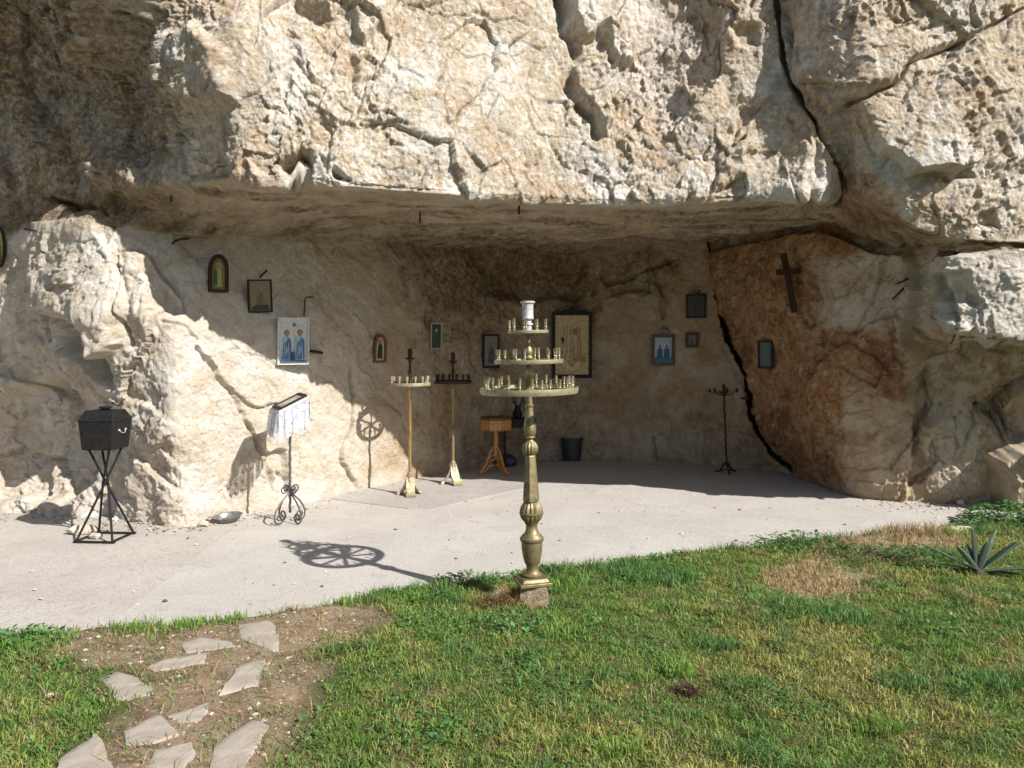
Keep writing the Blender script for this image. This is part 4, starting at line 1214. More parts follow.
# ------------------------------------------------------------------ icons and other things on the walls
def circ(cx, cz, r, n=14, a0=0.0, a1=2 * math.pi):
    full = abs(a1 - a0 - 2 * math.pi) < 1e-6
    m = n if full else n + 1
    return [(cx + r * math.cos(a0 + (a1 - a0) * i / n), cz + r * math.sin(a0 + (a1 - a0) * i / n)) for i in range(m)]
def on_wall(px, py, wpx, hpx, yaw, back=.012):
    n = Vector((math.sin(yaw), -math.cos(yaw), 0))
    ts = []
    for sx in np.linspace(-.5, .5, 7):
        for sy in np.linspace(-.5, .5, 7):
            ts.append(wall_point(px + sx * wpx, py + sy * hpx).dot(n))
    t0 = float(np.percentile(ts, 97)) + back
    ray = W(px, py, 1.0) - Vector((0, 0, CH))
    c0 = Vector((0, 0, CH))
    s = (t0 - c0.dot(n)) / ray.dot(n)
    c = c0 + ray * s
    tx = Vector((math.cos(yaw), math.sin(yaw), 0))
    pj = lambda q: (CX + F * q.x / q.y)
    per = (pj(c + tx * .1) - pj(c - tx * .1)) / .2
    return c, wpx / per, hpx * c.y / F
def arch_poly(w, h, spring=.62, n=10):
    zs = -h / 2 + h * spring; rz = h / 2 - zs
    return [(-w / 2, -h / 2), (w / 2, -h / 2)] + [(w / 2 * math.cos(a), zs + rz * math.sin(a)) for a in np.linspace(0, math.pi, n + 1)]
def icon(px, py, wpx, hpx, yaw, label, frame, fw, field, arch=False, roll=0.0, lean=2.0, depth=.028, figures=(), oval=False, name='wall_icon'):
    c, w, h = on_wall(px, py, wpx, hpx, yaw, depth * .5)
    t = thing(name, c, label, 'icon')
    t.rotation_euler = (R(lean), roll, yaw)
    o = None
    if arch or oval:
        P0 = arch_poly(w, h) if arch else [(x * w / 2, z * h / 2) for x, z in circ(0, 0, 1, 24)]
        q = 1 - 2 * fw
        P1 = [(x * q, z * (1 - 2 * fw * w / h) - (fw * w * .25 if arch else 0)) for x, z in P0]
        b = MB(); n = len(P0)
        ya, yb = -depth / 2, depth / 2
        vs = [(x, ya, z) for x, z in P0] + [(x, ya, z) for x, z in P1] + [(x, yb, z) for x, z in P0] + [(x, yb, z) for x, z in P1]
        fs = []
        for i in range(n):
            j = (i + 1) % n
            fs += [(i, j, n + j, n + i), (j, i, 2 * n + i, 2 * n + j), (n + i, n + j, 3 * n + j, 3 * n + i)]
        b.add(vs, fs); b.build('frame', frame, t)
        b = MB(); b.prism(P1, -.002, depth / 2); b.build('picture', field, t)
        iw, ih = w * q, h * (1 - 2 * fw * w / h)
    else:
        f = fw * w
        for nm, cx, cz, sx, sz in (('frame_side', -w / 2 + f / 2, 0, f, h), ('frame_side', w / 2 - f / 2, 0, f, h), ('frame_rail', 0, h / 2 - f / 2, w - 2 * f, f), ('frame_rail', 0, -h / 2 + f / 2, w - 2 * f, f)):
            b = MB(); b.box((cx, 0, cz), (sx, depth, sz)); bevel(b.build(nm, frame, t), .002)
        iw, ih = w - 2 * f, h - 2 * f
        b = MB(); b.prism([(-iw / 2, -ih / 2), (iw / 2, -ih / 2), (iw / 2, ih / 2), (-iw / 2, ih / 2)], -.002, depth / 2 - .002); b.build('picture', field, t)
    for k_, (nm, poly, m) in enumerate(figures):
        y = -.002 - .0014 * (k_ + 1)
        b = MB(); b.prism([(x * iw, z * ih) for x, z in poly], y, -.0015); b.build(nm, m, t)
    return t
def saint(cx, s, base, robe, cloak, halo, skin, ar=1.0):
    """standing robed figure in unit picture coordinates; ar = picture width/height"""
    out = []
    hr = .075 * s
    top = base + .62 * s
    if halo is not None: out.append(('halo', [(cx + (x - cx) / ar * 1.0, z) for x, z in circ(cx, top + hr * .9, hr * 1.75, 16)], halo))
    out.append(('robe', [(cx - .15 * s / ar, base), (cx + .15 * s / ar, base), (cx + .13 * s / ar, base + .3 * s), (cx + .12 * s / ar, base + .52 * s), (cx + .05 * s / ar, top), (cx - .05 * s / ar, top), (cx - .12 * s / ar, base + .52 * s), (cx - .13 * s / ar, base + .3 * s)], robe))
    out.append(('cloak', [(cx - .03 * s / ar, base + .02), (cx + .13 * s / ar, base + .04), (cx + .12 * s / ar, base + .48 * s), (cx + .03 * s / ar, base + .57 * s), (cx - .02 * s / ar, base + .4 * s), (cx + .04 * s / ar, base + .25 * s)], cloak))
    for q, mm_ in ((-.10, cloak), (-.045, cloak), (.075, robe)):
        out.append(('robe_fold', [(cx + (q - .012) * s / ar, base + .03), (cx + (q + .016) * s / ar, base + .03), (cx + (q * .6 + .008) * s / ar, base + .46 * s), (cx + (q * .6 - .006) * s / ar, base + .46 * s)], mm_))
    out.append(('beard', [(cx - .028 * s / ar, top + .03 * s), (cx + .028 * s / ar, top + .03 * s), (cx, top - .04 * s)], cloak))
    out.append(('head', [(cx + (x - cx) / ar, z) for x, z in circ(cx, top + hr * .9, hr, 12)], skin))
    return out
gold = flat('gold_leaf', (0.42, 0.31, 0.10)); skin = flat('painted_skin', (0.30, 0.19, 0.11)); lime = flat('lime_paint', (0.33, 0.40, 0.07))
blue = flat('blue_paint', (0.05, 0.16, 0.30)); dblue = flat('deep_blue_paint', (0.03, 0.075, 0.14)); lblue = flat('light_blue_paint', (0.36, 0.48, 0.58)); white = flat('white_paint', (0.72, 0.74, 0.76))
teal = flat('teal_paint', (0.035, 0.11, 0.13)); green = flat('green_paint', (0.03, 0.085, 0.045)); dgreen = flat('dark_green_paint', (0.015, 0.035, 0.02)); buff = flat('buff_paint', (0.34, 0.26, 0.16)); grey = flat('grey_paint', (0.16, 0.15, 0.14))
olive = flat('olive_paint', (0.15, 0.125, 0.06)); black = flat('black_paint', (0.02, 0.02, 0.022)); cream = flat('cream_paint', (0.55, 0.48, 0.33)); redp = flat('dull_red_paint', (0.20, 0.05, 0.03)); tealgrey = flat('teal_grey_paint', (0.055, 0.095, 0.095))
LW = R(38)
icon(-1, 247, 14, 42, LW * .4, 'oval icon in a dark frame at the far left, cut by the picture edge', MAT['dark_wood'], .2, lime, oval=True, figures=saint(0, .8, -.42, green, olive, gold, skin, .4))
icon(218.5, 273, 20, 38, LW, 'arched icon with a yellow-green figure in a dark wooden frame, high on the left wall', MAT['dark_wood'], .17, olive, arch=True,
     figures=saint(0, .95, -.44, lime, lime, gold, skin, .55) + [('patch', [(-.32, -.40), (-.12, -.40), (-.14, .10), (-.30, .05)], green)])
icon(260, 296, 24, 33, LW, 'faded brown icon in a thin black frame beside the arched icon', MAT['black_frame'], .06, flat('faded_paint', (0.20, 0.165, 0.10)), roll=R(-3),
     figures=saint(0, .85, -.36, olive, flat('faded_robe', (0.15, 0.115, 0.06)), flat('faded_gold', (0.26, 0.205, 0.10)), skin, .7) + [('foreground', [(-.42, -.46), (.42, -.46), (.34, -.30), (-.3, -.33)], dgreen)])
icon(293, 341, 31, 47, LW * .75, 'white unframed icon of two blue-robed figures on the left wall', white, .03, flat('pale_icon_ground', (0.60, 0.61, 0.58)), lean=4, depth=.05,
     figures=saint(-.22, .88, -.42, lblue, blue, flat('pale_halo', (0.66, 0.66, 0.56)), skin, .68) + saint(.22, .90, -.42, lblue, blue, flat('pale_halo', (0.66, 0.66, 0.56)), skin, .68) + [('emblem', circ(.03, .36, .04, 10), blue), ('child', [(-.06, -.44), (.06, -.44), (.04, -.24), (-.04, -.24)], dblue), ('ground_line', [(-.42, -.46), (.42, -.46), (.42, -.43), (-.42, -.43)], dblue)])
icon(380, 348, 13, 29, LW, 'small round-topped wooden icon with a dark robed figure on a pale ground', MAT['brown_wood'], .2, cream, arch=True, lean=3,
     figures=saint(0, 1.05, -.46, dgreen, black, flat('orange_halo', (0.45, 0.22, 0.08)), skin, .45))
icon(436, 336, 12, 27, LW * .8, 'narrow green icon of a bearded saint in a pale frame', flat('pale_green_frame', (0.30, 0.30, 0.20)), .13, dgreen, lean=2,
     figures=saint(0, 1.0, -.45, green, dgreen, None, flat('pale_face', (0.30, 0.25, 0.15)), .45))
icon(491, 351, 17, 34, R(18), 'dark blackened icon behind the candelabrum trays', MAT['black_frame'], .12, grey, figures=saint(0, .9, -.42, tealgrey, black, None, olive, .5))

# large gold icon
m, nt, N, L, Pn = new_mat('gold_embroidery')
v = geo_pos(nt)
wv = N.new('ShaderNodeTexWave'); wv.inputs['Scale'].default_value = 11; wv.inputs['Distortion'].default_value = 26; wv.inputs['Detail'].default_value = 6; wv.inputs['Detail Roughness'].default_value = 0.75; L.new(v, wv.inputs['Vector'])
nz = noise_n(nt, 14, 6, 0.7, v, 1.5)
c = mixc(nt, ramp(nt, wv.outputs['Fac'], 0.25, 0.75), (0.34, 0.24, 0.11), (0.82, 0.68, 0.42))
c = mixc(nt, ramp(nt, nz, 0.5, 0.62), c, (0.46, 0.35, 0.17))
L.new(c, Pn.inputs['Base Color']); Pn.inputs['Roughness'].default_value = .55; Pn.inputs['Metallic'].default_value = .1
L.new(bump(nt, wv.outputs['Fac'], .5, .01), Pn.inputs['Normal'])
MAT['gold_relief'] = m
ti = icon(572, 345, 40, 66, R(-4), 'large gold relief icon in a black frame with bunched grey cloth on top', MAT['black_frame'], .08, MAT['gold_relief'], lean=5, depth=.06,
     figures=[('streak', [(x - .012, -.30), (x + .012, -.30), (x * .8 + .008, .40), (x * .8 - .008, .40)], flat('bright_gold', (0.60, 0.48, 0.26))) for x in (-.38, -.26, -.16, .16, .24, .36)] + [('streak', [(x - .008, -.36), (x + .008, -.36), (x * .7 + .006, .30), (x * .7 - .006, .30)], flat('dark_gold', (0.24, 0.17, 0.07))) for x in (-.32, -.20, -.05, .06, .20, .30)] +
     [('robe_fold', [(-.34, -.32), (-.02, -.44), (.05, -.40), (-.30, -.20)], flat('bright_gold', (0.60, 0.48, 0.26))), ('robe_fold', [(.34, -.28), (.06, -.44), (.0, -.38), (.30, -.18)], flat('bright_gold', (0.60, 0.48, 0.26))), ('lower_panel', [(.10, -.26), (.40, -.30), (.40, -.20), (.14, -.17)], flat('rust_gold', (0.36, 0.20, 0.08))), ('dark_mark', [(-.34, .10), (-.28, .14), (-.26, .10), (-.20, .09), (-.25, .06), (-.27, .01), (-.30, .06)], black), ('dark_mark', circ(.10, .22, .05, 8), flat('dark_gold', (0.24, 0.17, 0.07)))])
h_ = 66 * ti.location.y / F; w_ = 40 * ti.location.y / F
b = MB(); b.prism([(-.3 * w_, 0), (.3 * w_, 0), (.22 * w_, .03), (.08 * w_, .05), (0, .075), (-.08 * w_, .05), (-.22 * w_, .03)], -.02, .02)
o = b.build('crest', MAT['black_frame'], ti); o.location = (0, 0, h_ / 2)
gc = thing('folded_cloth', ti.location + Vector((0, -.01, h_ / 2 + .0)), 'grey cloth bunched along the top of the large gold icon', 'cloth')
b = MB(); vs, fs = [], []; nx, nn = 26, 9; rr = random.Random(1)
for i in range(nx + 1):
    u = i / nx; x = (u - .5) * w_ * .78
    hh = .075 * math.sin(math.pi * u) ** .6 + .006
    for j in range(nn):
        a = math.pi * 2 * j / nn
        q = 1 + .25 * math.sin(u * 30 + j * 2.2)
        vs.append((x, -.035 * math.cos(a) * q, hh * (.55 + .45 * math.sin(a)) * (0.8 + .2 * q)))
for i in range(nx):
    for j in range(nn):
        fs.append((i * nn + j, i * nn + (j + 1) % nn, (i + 1) * nn + (j + 1) % nn, (i + 1) * nn + j))
b.add(vs, fs); b.build('bunched_folds', MAT['grey_cloth'], gc, True)

icon(663, 350, 23, 31, R(2), 'blue icon of haloed figures in a reddish wooden frame on the back wall', MAT['brown_wood'], .13, lblue, lean=2,
     figures=saint(-.2, .85, -.42, blue, dblue, flat('pale_halo', (0.66, 0.66, 0.56)), skin, .7) + saint(.2, .85, -.42, blue, dblue, flat('pale_halo', (0.66, 0.66, 0.56)), skin, .7) + [('lower_band', [(-.5, -.5), (.5, -.5), (.5, -.30), (-.5, -.30)], blue), ('canopy', [(-.5, .5), (-.2, .34), (0, .28), (.2, .34), (.5, .5)], lblue)])
icon(696, 306, 20, 24, R(-6), 'blackened square icon above the small icons on the back wall', MAT['black_frame'], .08, flat('black_brown_paint', (0.045, 0.04, 0.034)), lean=3, figures=saint(0, .8, -.4, black, flat('brown_black', (0.06, 0.05, 0.04)), None, flat('brown_black', (0.06, 0.05, 0.04)), .8))
icon(692, 340, 13, 15, R(-4), 'tiny icon in a wide dark red frame on the back wall', flat('dark_red_frame', (0.07, 0.022, 0.015)), .22, grey, figures=saint(0, .9, -.42, redp, black, None, skin, .8))
icon(765.5, 354.5, 15, 28, R(-38), 'narrow blue-grey panel with rows of script on the orange boulder', MAT['black_frame'], .12, tealgrey,
     figures=[('script_line', [(-.36, z), (.36, z), (.36, z + .035), (-.36, z + .035)], flat('pale_teal', (0.12, 0.17, 0.16))) for z in (.36, .27, .18, .09, 0, -.09, -.18, -.27, -.36)])

def wooden_cross():
    yaw = R(-32)
    c, w, h = on_wall(789, 283, 22, 60, yaw, .02)
    t = thing('wooden_cross', c, 'dark wooden cross hanging tilted on the orange boulder', 'cross')
    t.rotation_euler = (R(3), R(-9.5), yaw)
    b = MB(); b.box((0, 0, 0), (.062, .035, h)); bevel(b.build('upright', MAT['dark_wood'], t), .004)
    o = MB().box((0, -.022, h * .19), (w * 1.08, .03, .062)).build('crossbar', MAT['dark_wood'], t); bevel(o, .004); o.rotation_euler = (0, R(8), 0)
wooden_cross()

def rod(name, pts, r, m, label, cat, group=None):
    b = MB(); p0 = Vector(pts[0])
    b.tube([Vector(p) - p0 for p in pts], r, 6)
    return tag(b.build(name, m, None, True, p0), label, cat, group)
def wp(px, py, out=.0):
    p = wall_point(px, py)
    d = (p - Vector((0, 0, CH))).normalized()
    return p - d * out
rod('iron_hook', [wp(313, 297, -.02), wp(313, 297, .05), wp(307, 297, .06), wp(305, 299, .06), wp(304.5, 310, .05), wp(304, 316, .03)], .007, MAT['dark_iron'], 'bent rusty iron hook in the wall just above the blue and white icon', 'hook')
rod('iron_peg', [wp(311, 351, .08), wp(317, 352, .04), wp(322, 353, -.02)], .016, MAT['dark_iron'], 'short thick iron peg sticking out right of the blue and white icon', 'peg')
rod('bent_wire', [wp(172, 244, .02), wp(175, 241, .05), wp(181, 239, .05), wp(189, 238.5, .02)], .009, MAT['dark_iron'], 'curved dark wire on the wall left above the arched icon', 'wire')
rod('iron_nail', [wp(909, 278, -.02), wp(903, 281, .06), wp(897, 284, .09)], .010, MAT['dark_iron'], 'upper of two dark nails in the pale patch of the right rock', 'nail', 'nails in the right rock')
rod('iron_nail', [wp(905, 287, -.02), wp(900, 292, .06), wp(893, 299, .09)], .010, MAT['dark_iron'], 'lower of two dark nails in the pale patch of the right rock', 'nail', 'nails in the right rock')
rod('wall_hook', [wp(697, 297, -.02), wp(698, 292, .03), wp(700, 290, .03)], .008, MAT['dark_iron'], 'small iron hook above the blackened square icon', 'hook')
rod('wall_hook', [wp(660, 330, -.02), wp(664, 327, .04), wp(669, 331, .03)], .008, MAT['dark_iron'], 'small iron hook above the blue icon on the back wall', 'hook')
rod('wall_hook', [wp(259, 279, -.02), wp(262, 275, .04), wp(267, 270, .02)], .008, MAT['dark_iron'], 'thin iron hook holding the faded brown icon', 'hook')
rod('iron_bar', [wp(24, 229, .0), wp(36, 231, .04)], .008, MAT['dark_iron'], 'short thin iron bar beside the left buttress, level with its top', 'bar')
rod('wall_peg', [wp(741, 398, -.02), wp(745, 399, .05)], .014, MAT['dark_iron'], 'small dark peg in the back wall right of the iron candle stand', 'peg')
for i, (x, y0, y1, lab) in enumerate(((171, 193, 200, 'leftmost of three small iron pins hanging under the overhang'), (420, 212, 221, 'middle of three small iron pins hanging under the overhang'), (519, 205, 212, 'rightmost of three small iron pins hanging under the overhang'))):
    a = wp(x, y0, -.03); e = a.copy(); e.z -= (y1 - y0) * a.y / F + .02
    rod('iron_pin', [a, e], .009, MAT['dark_iron'], lab, 'pin', 'pins under the overhang')

# ------------------------------------------------------------------ loose stones
def stone_mesh(name, sx, sy, sz, seed, m):
    rr = random.Random(seed)
    import bmesh
    bm = bmesh.new()
    for i in range(26):
        v_ = Vector((rr.gauss(0, 1), rr.gauss(0, 1), rr.gauss(0, 1))).normalized() * rr.uniform(.8, 1)
        bm.verts.new((v_.x * sx / 2, v_.y * sy / 2, max(v_.z, -.55) * sz / 2))
    r_ = bmesh.ops.convex_hull(bm, input=bm.verts)
    bmesh.ops.delete(bm, geom=[g for g in r_['geom_interior'] if isinstance(g, bmesh.types.BMVert)], context='VERTS')
    me = bpy.data.meshes.new(name); bm.to_mesh(me); bm.free()
    return me
STONES = [(84, 533, .30, .16, .10, 'pale flat stone lying against the cliff behind the black stand', 'pale_stone'),
          (96, 538, .16, .10, .06, 'small pale stone just right of the flat stone behind the black stand', 'pale_stone'),
          (203, 526, .11, .08, .07, 'small white stone left of the metal pan', 'pale_stone'),
          (193, 528, .07, .06, .05, 'tiny white stone at the foot of the sunlit wall, left of the pan', 'pale_stone'),
          (961, 505, .11, .09, .085, 'white stone at the foot of the right rock', 'pale_stone'),
          (866, 496, .20, .14, .20, 'rounded grey stone at the foot of the orange boulder', 'limestone_plain'),
          (846, 494, .05, .04, .05, 'tiny pale pebble in the shade by the foot of the orange boulder', 'pale_stone'),
          (803, 473, .10, .06, .05, 'flat stone in the dark at the lower end of the diagonal crack', 'limestone_plain'),
          (957, 536, .34, .14, .06, 'low pale broken slab in front of the yucca, half in the grass', 'pale_stone'),
          (935, 502, .09, .07, .04, 'small stone chip on the concrete beside the right rock', 'limestone_plain'),
          (165, 602, .035, .03, .025, 'small dark pebble alone on the concrete above the lawn', 'dark_pebble'),
          (322, 587, .025, .02, .02, 'tiny dark pebble on the concrete near the candelabrum shadow', 'dark_pebble'),
          (736, 541, .04, .03, .015, 'dark flat pebble on the concrete at the grass edge', 'dark_pebble'),
          (500, 606, .16, .13, .12, 'rough lump of stone left of the candelabrum foot, under dry straw', 'limestone_plain'),
          (98, 642, .03, .022, .015, 'white chip of stone on the bare soil, nearer the concrete', 'pale_stone'),
          (84, 664, .035, .03, .018, 'white pebble on the bare soil beside the left grass', 'pale_stone'),
          (49, 703, .045, .04, .025, 'pale pebble in the grass at the left', 'pale_stone')]
MAT['dark_pebble'] = simple('dark_pebble', (0.12, 0.10, 0.085), (0.08, 0.065, 0.055), 40, 0.9)
for i, (px, py, sx, sy, sz, lab, mt) in enumerate(STONES):
    p = G(px, py)
    zz = max(0.0, float(ground_z(np.array([p.x]), np.array([p.y]))[0]))
    o = link_mesh('stone', stone_mesh('stone', sx, sy, sz, 30 + i, MAT[mt]), MAT[mt])
    o.location = (p.x, p.y, zz + sz * .25); o.rotation_euler = (0, 0, random.uniform(-.4, .4))
    bevel(o, min(sx, sz) * .08, 1)
    tag(o, lab, 'stone', 'loose stones')

# ------------------------------------------------------------------ flagstones
MAT['flag'] = simple('pale_flagstone', (0.38, 0.33, 0.27), (0.31, 0.265, 0.215), 7, 0.9, 0, 0.5, 0.008, None, (0.33, 0.28, 0.23))
FL = [([(238.7, 624), (266.6, 619.6), (276, 624), (280, 647.5), (273.5, 649.7), (240.6, 638)], 'broad flagstone at the far right end of the path, nearest the concrete'),
      ([(180.5, 642), (199.6, 636.6), (232.4, 641.5), (236.5, 646), (202, 651.6), (186, 651.6)], 'thin sunken flagstone, farthest back in the path'),
      ([(147.7, 666.6), (161, 660), (207, 653.4), (206.5, 663.4), (153, 672)], 'long narrow flagstone lying directly in front of the sunken one'),
      ([(101, 677.6), (117.6, 670.7), (136.7, 677.6), (151.8, 688.5), (152.6, 694.5), (128.5, 698), (115, 698), (109, 691)], 'pointed flagstone at the left of the path beside the grass'),
      ([(218.8, 695.4), (238, 666.6), (266.6, 659), (258.4, 685.8)], 'clean diamond-shaped flagstone at the right side of the path'),
      ([(166, 715), (208.4, 700.8), (207.8, 710.4), (201, 718.6), (180, 721)], 'small triangular flagstone touching a larger one mid path'),
      ([(124.4, 731), (156, 714.5), (164.8, 717), (179, 733.6), (153, 744.6), (125.8, 746)], 'five-sided flagstone in the middle of the near path'),
      ([(151.8, 751.4), (191.4, 743.7), (198, 752.8), (183, 771), (147.7, 771)], 'flagstone at the very bottom of the path, between two larger ones'),
      ([(212, 746), (251.6, 718.6), (269, 724), (257, 748.7), (240.6, 770.6), (230, 790), (206, 790)], 'large worn flagstone at the lower right of the path'),
      ([(58.8, 759.6), (95.7, 735), (104, 742), (109.4, 759.6), (124, 790), (48, 790)], 'large flagstone at the lower left of the path by the grass')]
for i, (poly, lab) in enumerate(FL):
    rr = random.Random(60 + i)
    pts = [G(*p, 0.03) for p in poly]
    c = sum(pts, Vector()) / len(pts)
    out = []
    for a, b_ in zip(pts, pts[1:] + pts[:1]):
        nseg = max(2, int((b_ - a).length / .04))
        for s in range(nseg):
            q = a.lerp(b_, s / nseg)
            out.append(q - c + Vector((rr.uniform(-.006, .006), rr.uniform(-.006, .006), 0)))
    n = len(out); vs = []; fs = []
    area = sum(out[j].x * out[(j + 1) % n].y - out[(j + 1) % n].x * out[j].y for j in range(n))
    if area < 0: out.reverse()
    for sc, z in ((1.0, -.03), (1.0, .004), (.985, .010), (.95, .013), (.7, .0145), (.35, .014)):
        for q in out: vs.append((q.x * sc, q.y * sc, z + (rr.uniform(-.0022, .0022) if z > .004 else 0)))
    for r_ in range(5):
        for j in range(n): fs.append((r_ * n + j, r_ * n + (j + 1) % n, (r_ + 1) * n + (j + 1) % n, (r_ + 1) * n + j))
    vs.append((0, 0, .014)); fs += [(5 * n + j, 5 * n + (j + 1) % n, 6 * n) for j in range(n)]
    b = MB(); b.add(vs, fs)
    gzc = float(np.max(ground_z(np.array([c.x + q.x * .6 for q in out]), np.array([c.y + q.y * .6 for q in out]))))
    o = b.build('flagstone', MAT['flag'], None, True, (c.x, c.y, max(gzc - .012, .005)))
    tag(o, lab, 'flagstone', 'flagstones of the sunken path')

# grit, chips and small debris: too many and too small to count
def debris(name, pts, smin, smax, cols, label, cat):
    n = len(pts)
    oct_ = np.array([(1, 0, 0), (-.8, .3, 0), (.1, 1, .1), (-.1, -1, .1), (0, .1, .8), (0, 0, -.5)], float)
    tri = np.array([(0, 2, 4), (2, 1, 4), (1, 3, 4), (3, 0, 4), (2, 0, 5), (1, 2, 5), (3, 1, 5), (0, 3, 5)])
    sz = smin + (smax - smin) * RNG.random(n) ** 3
    a = RNG.uniform(0, 6.28, n); c, s_ = np.cos(a), np.sin(a)
    sh = oct_[None] * RNG.uniform(.6, 1.3, (n, 6, 1)) * sz[:, None, None] * np.array([1, .75, .55])
    V = np.stack([sh[..., 0] * c[:, None] - sh[..., 1] * s_[:, None], sh[..., 0] * s_[:, None] + sh[..., 1] * c[:, None], sh[..., 2]], -1) + pts[:, None, :]
    T = (np.arange(n) * 6)[:, None, None] + tri[None]
    me = quads_mesh(bpy.data.meshes.new(name), V.reshape(-1, 3), T.reshape(-1, 3))
    me.polygons.foreach_set('use_smooth', np.zeros(len(me.polygons), dtype=bool))
    cc = cols[RNG.integers(0, len(cols), n)] * RNG.uniform(.7, 1.2, (n, 1))
    vcol(me, 'tint', np.concatenate([np.repeat(cc[:, None, :], 6, 1), np.ones((n, 6, 1))], 2).reshape(-1, 4))
    m, nt, N, L, Pn = new_mat(name + '_material')
    at = N.new('ShaderNodeAttribute'); at.attribute_name = 'tint'
    L.new(at.outputs['Color'], Pn.inputs['Base Color']); Pn.inputs['Roughness'].default_value = .9
    return tag(link_mesh(name, me, m), label, cat, kind='stuff')
# along the foot of the rock and thinly over the concrete
fpx = np.concatenate([RNG.uniform(-30, 1050, 1500), RNG.uniform(880, 1020, 260), RNG.uniform(60, 230, 260)])
fy = np.interp(fpx, spx, [s_[1] for s_ in ST]) + np.abs(RNG.normal(0, 5, len(fpx))) + .5
gp = np.array([tuple(G(a, b_, 0.003)) for a, b_ in zip(fpx, fy)])
hx = RNG.uniform(-4.5, 5, 500); hy = RNG.uniform(4.2, 8.5, 500)
gp = np.concatenate([gp, np.stack([hx, hy, np.full(500, .002)], 1)])
gp = gp[lawn_in(gp[:, 0], gp[:, 1]) < 0]
debris('floor_grit', gp, .003, .026, np.array([(.46, .40, .32), (.36, .30, .22), (.52, .47, .40), (.16, .13, .10)]), 'stone crumbs and grit scattered on the concrete along the foot of the rock', 'grit')
sx = RNG.uniform(-2.8, .2, 6000); sy = RNG.uniform(2.2, 4.8, 6000)
k_ = (soil_in(sx, sy) > -.05) & (lawn_in(sx, sy) > 0)
for poly_, _lab in FL: k_ &= poly_sd(sx, sy, [tuple(G(*q, .03)[:2]) for q in poly_]) < 0
sx, sy = sx[k_], sy[k_]
debris('soil_crumbs', np.stack([sx, sy, ground_z(sx, sy) + .001], 1), .003, .018, np.array([(.30, .22, .15), (.22, .16, .11), (.36, .28, .20), (.45, .40, .33), (.14, .10, .07)]), 'small stones and crumbs lying on the bare soil around the flagstones', 'gravel')
# ------------------------------------------------------------------ plants
def leaf_mat(name, rough=0.55, trans=0.35):
    m, nt, N, L, Pn = new_mat(name)
    at = N.new('ShaderNodeAttribute'); at.attribute_name = 'tint'
    L.new(at.outputs['Color'], Pn.inputs['Base Color']); Pn.inputs['Roughness'].default_value = rough
    Pn.inputs['Specular IOR Level'].default_value = 0.25
    tr = N.new('ShaderNodeBsdfTranslucent'); L.new(at.outputs['Color'], tr.inputs['Color'])
    mx = N.new('ShaderNodeMixShader'); mx.inputs[0].default_value = trans
    L.new(Pn.outputs[0], mx.inputs[1]); L.new(tr.outputs[0], mx.inputs[2])
    L.new(mx.outputs[0], N['Material Output'].inputs[0])
    return m
MAT['blades'] = leaf_mat('grass_blades'); MAT['leaf'] = leaf_mat('green_leaf', 0.45, 0.25)

def blades(name, x, y, z, h, w, lean, col, label, cat):
    """curved tapering blades, five vertices each"""
    n = len(x)
    az = RNG.uniform(0, 2 * np.pi, n); la = RNG.uniform(0, 2 * np.pi, n)
    dx, dy = np.cos(az) * w / 2, np.sin(az) * w / 2
    lx, ly = np.cos(la) * lean * h, np.sin(la) * lean * h
    hz = h * np.sqrt(np.clip(1 - lean ** 2 * .5, .2, 1))
    V = np.zeros((n, 5, 3))
    V[:, 0] = np.stack([x - dx, y - dy, z - .004], 1); V[:, 1] = np.stack([x + dx, y + dy, z - .004], 1)
    V[:, 2] = np.stack([x + lx * .38 + dx * .8, y + ly * .38 + dy * .8, z + hz * .6], 1)
    V[:, 3] = np.stack([x + lx * .38 - dx * .8, y + ly * .38 - dy * .8, z + hz * .6], 1)
    V[:, 4] = np.stack([x + lx, y + ly, z + hz * (1 - .25 * lean)], 1)
    base_i = (np.arange(n) * 5)[:, None]
    T = np.concatenate([base_i + np.array([[0, 1, 2]]), base_i + np.array([[0, 2, 3]]), base_i + np.array([[3, 2, 4]])], 0)
    me = quads_mesh(bpy.data.meshes.new(name), V.reshape(-1, 3), T)
    cc = np.repeat(col[:, None, :], 5, 1) * np.array([.72, .72, .95, .95, 1.1])[None, :, None]
    vcol(me, 'tint', np.concatenate([cc, np.ones((n, 5, 1))], 2).reshape(-1, 4))
    o = link_mesh(name, me, MAT['blades'])
    return tag(o, label, cat, kind='stuff')

def scatter(n, y0=2.35, y1=7.3, margin=1.0):
    # denser near the camera: area grows with distance
    y = y0 + (y1 - y0) * RNG.random(n * 2) ** 1.25
    hw = y * 0.69 + margin
    x = (RNG.random(n * 2) * 2 - 1) * hw
    keep = RNG.random(n * 2) < hw / (y1 * .69 + margin) * 1.3
    return x[keep][:n], y[keep][:n]

GREEN = np.array([0.185, 0.320, 0.060]); DEEP = np.array([0.100, 0.215, 0.060]); YELL = np.array([0.40, 0.41, 0.11]); STRAW = np.array([0.40, 0.305, 0.155]); BROWN = np.array([0.20, 0.13, 0.07])
x, y = scatter(420000)
li = lawn_in(x, y); si = soil_in(x, y); tn = tan_in(x, y)
p = np.stack([x, y, np.zeros_like(x)], 1)
nA = fbm(p * 1.1, 3, 200); nB = fbm(p * 3.2, 4, 204); nC = fbm(p * 9, 2, 208)
px_ = CX + F * x / y; py_ = CY + F * CH / y
dens = 0.95 - 0.55 * smooth(0.15, 0.5, nB + .3 * nC) * smooth(3.6, 2.6, y) * .6
dens = dens * np.where(si > -.08, np.clip(.09 + .6 * smooth(.05, .4, nB + .2) * smooth(.35, -.1, si) + .10 * smooth(.2, .5, nC + nB), 0, 1), 1)
dens = dens * np.where(tn > 0, .12, 1)
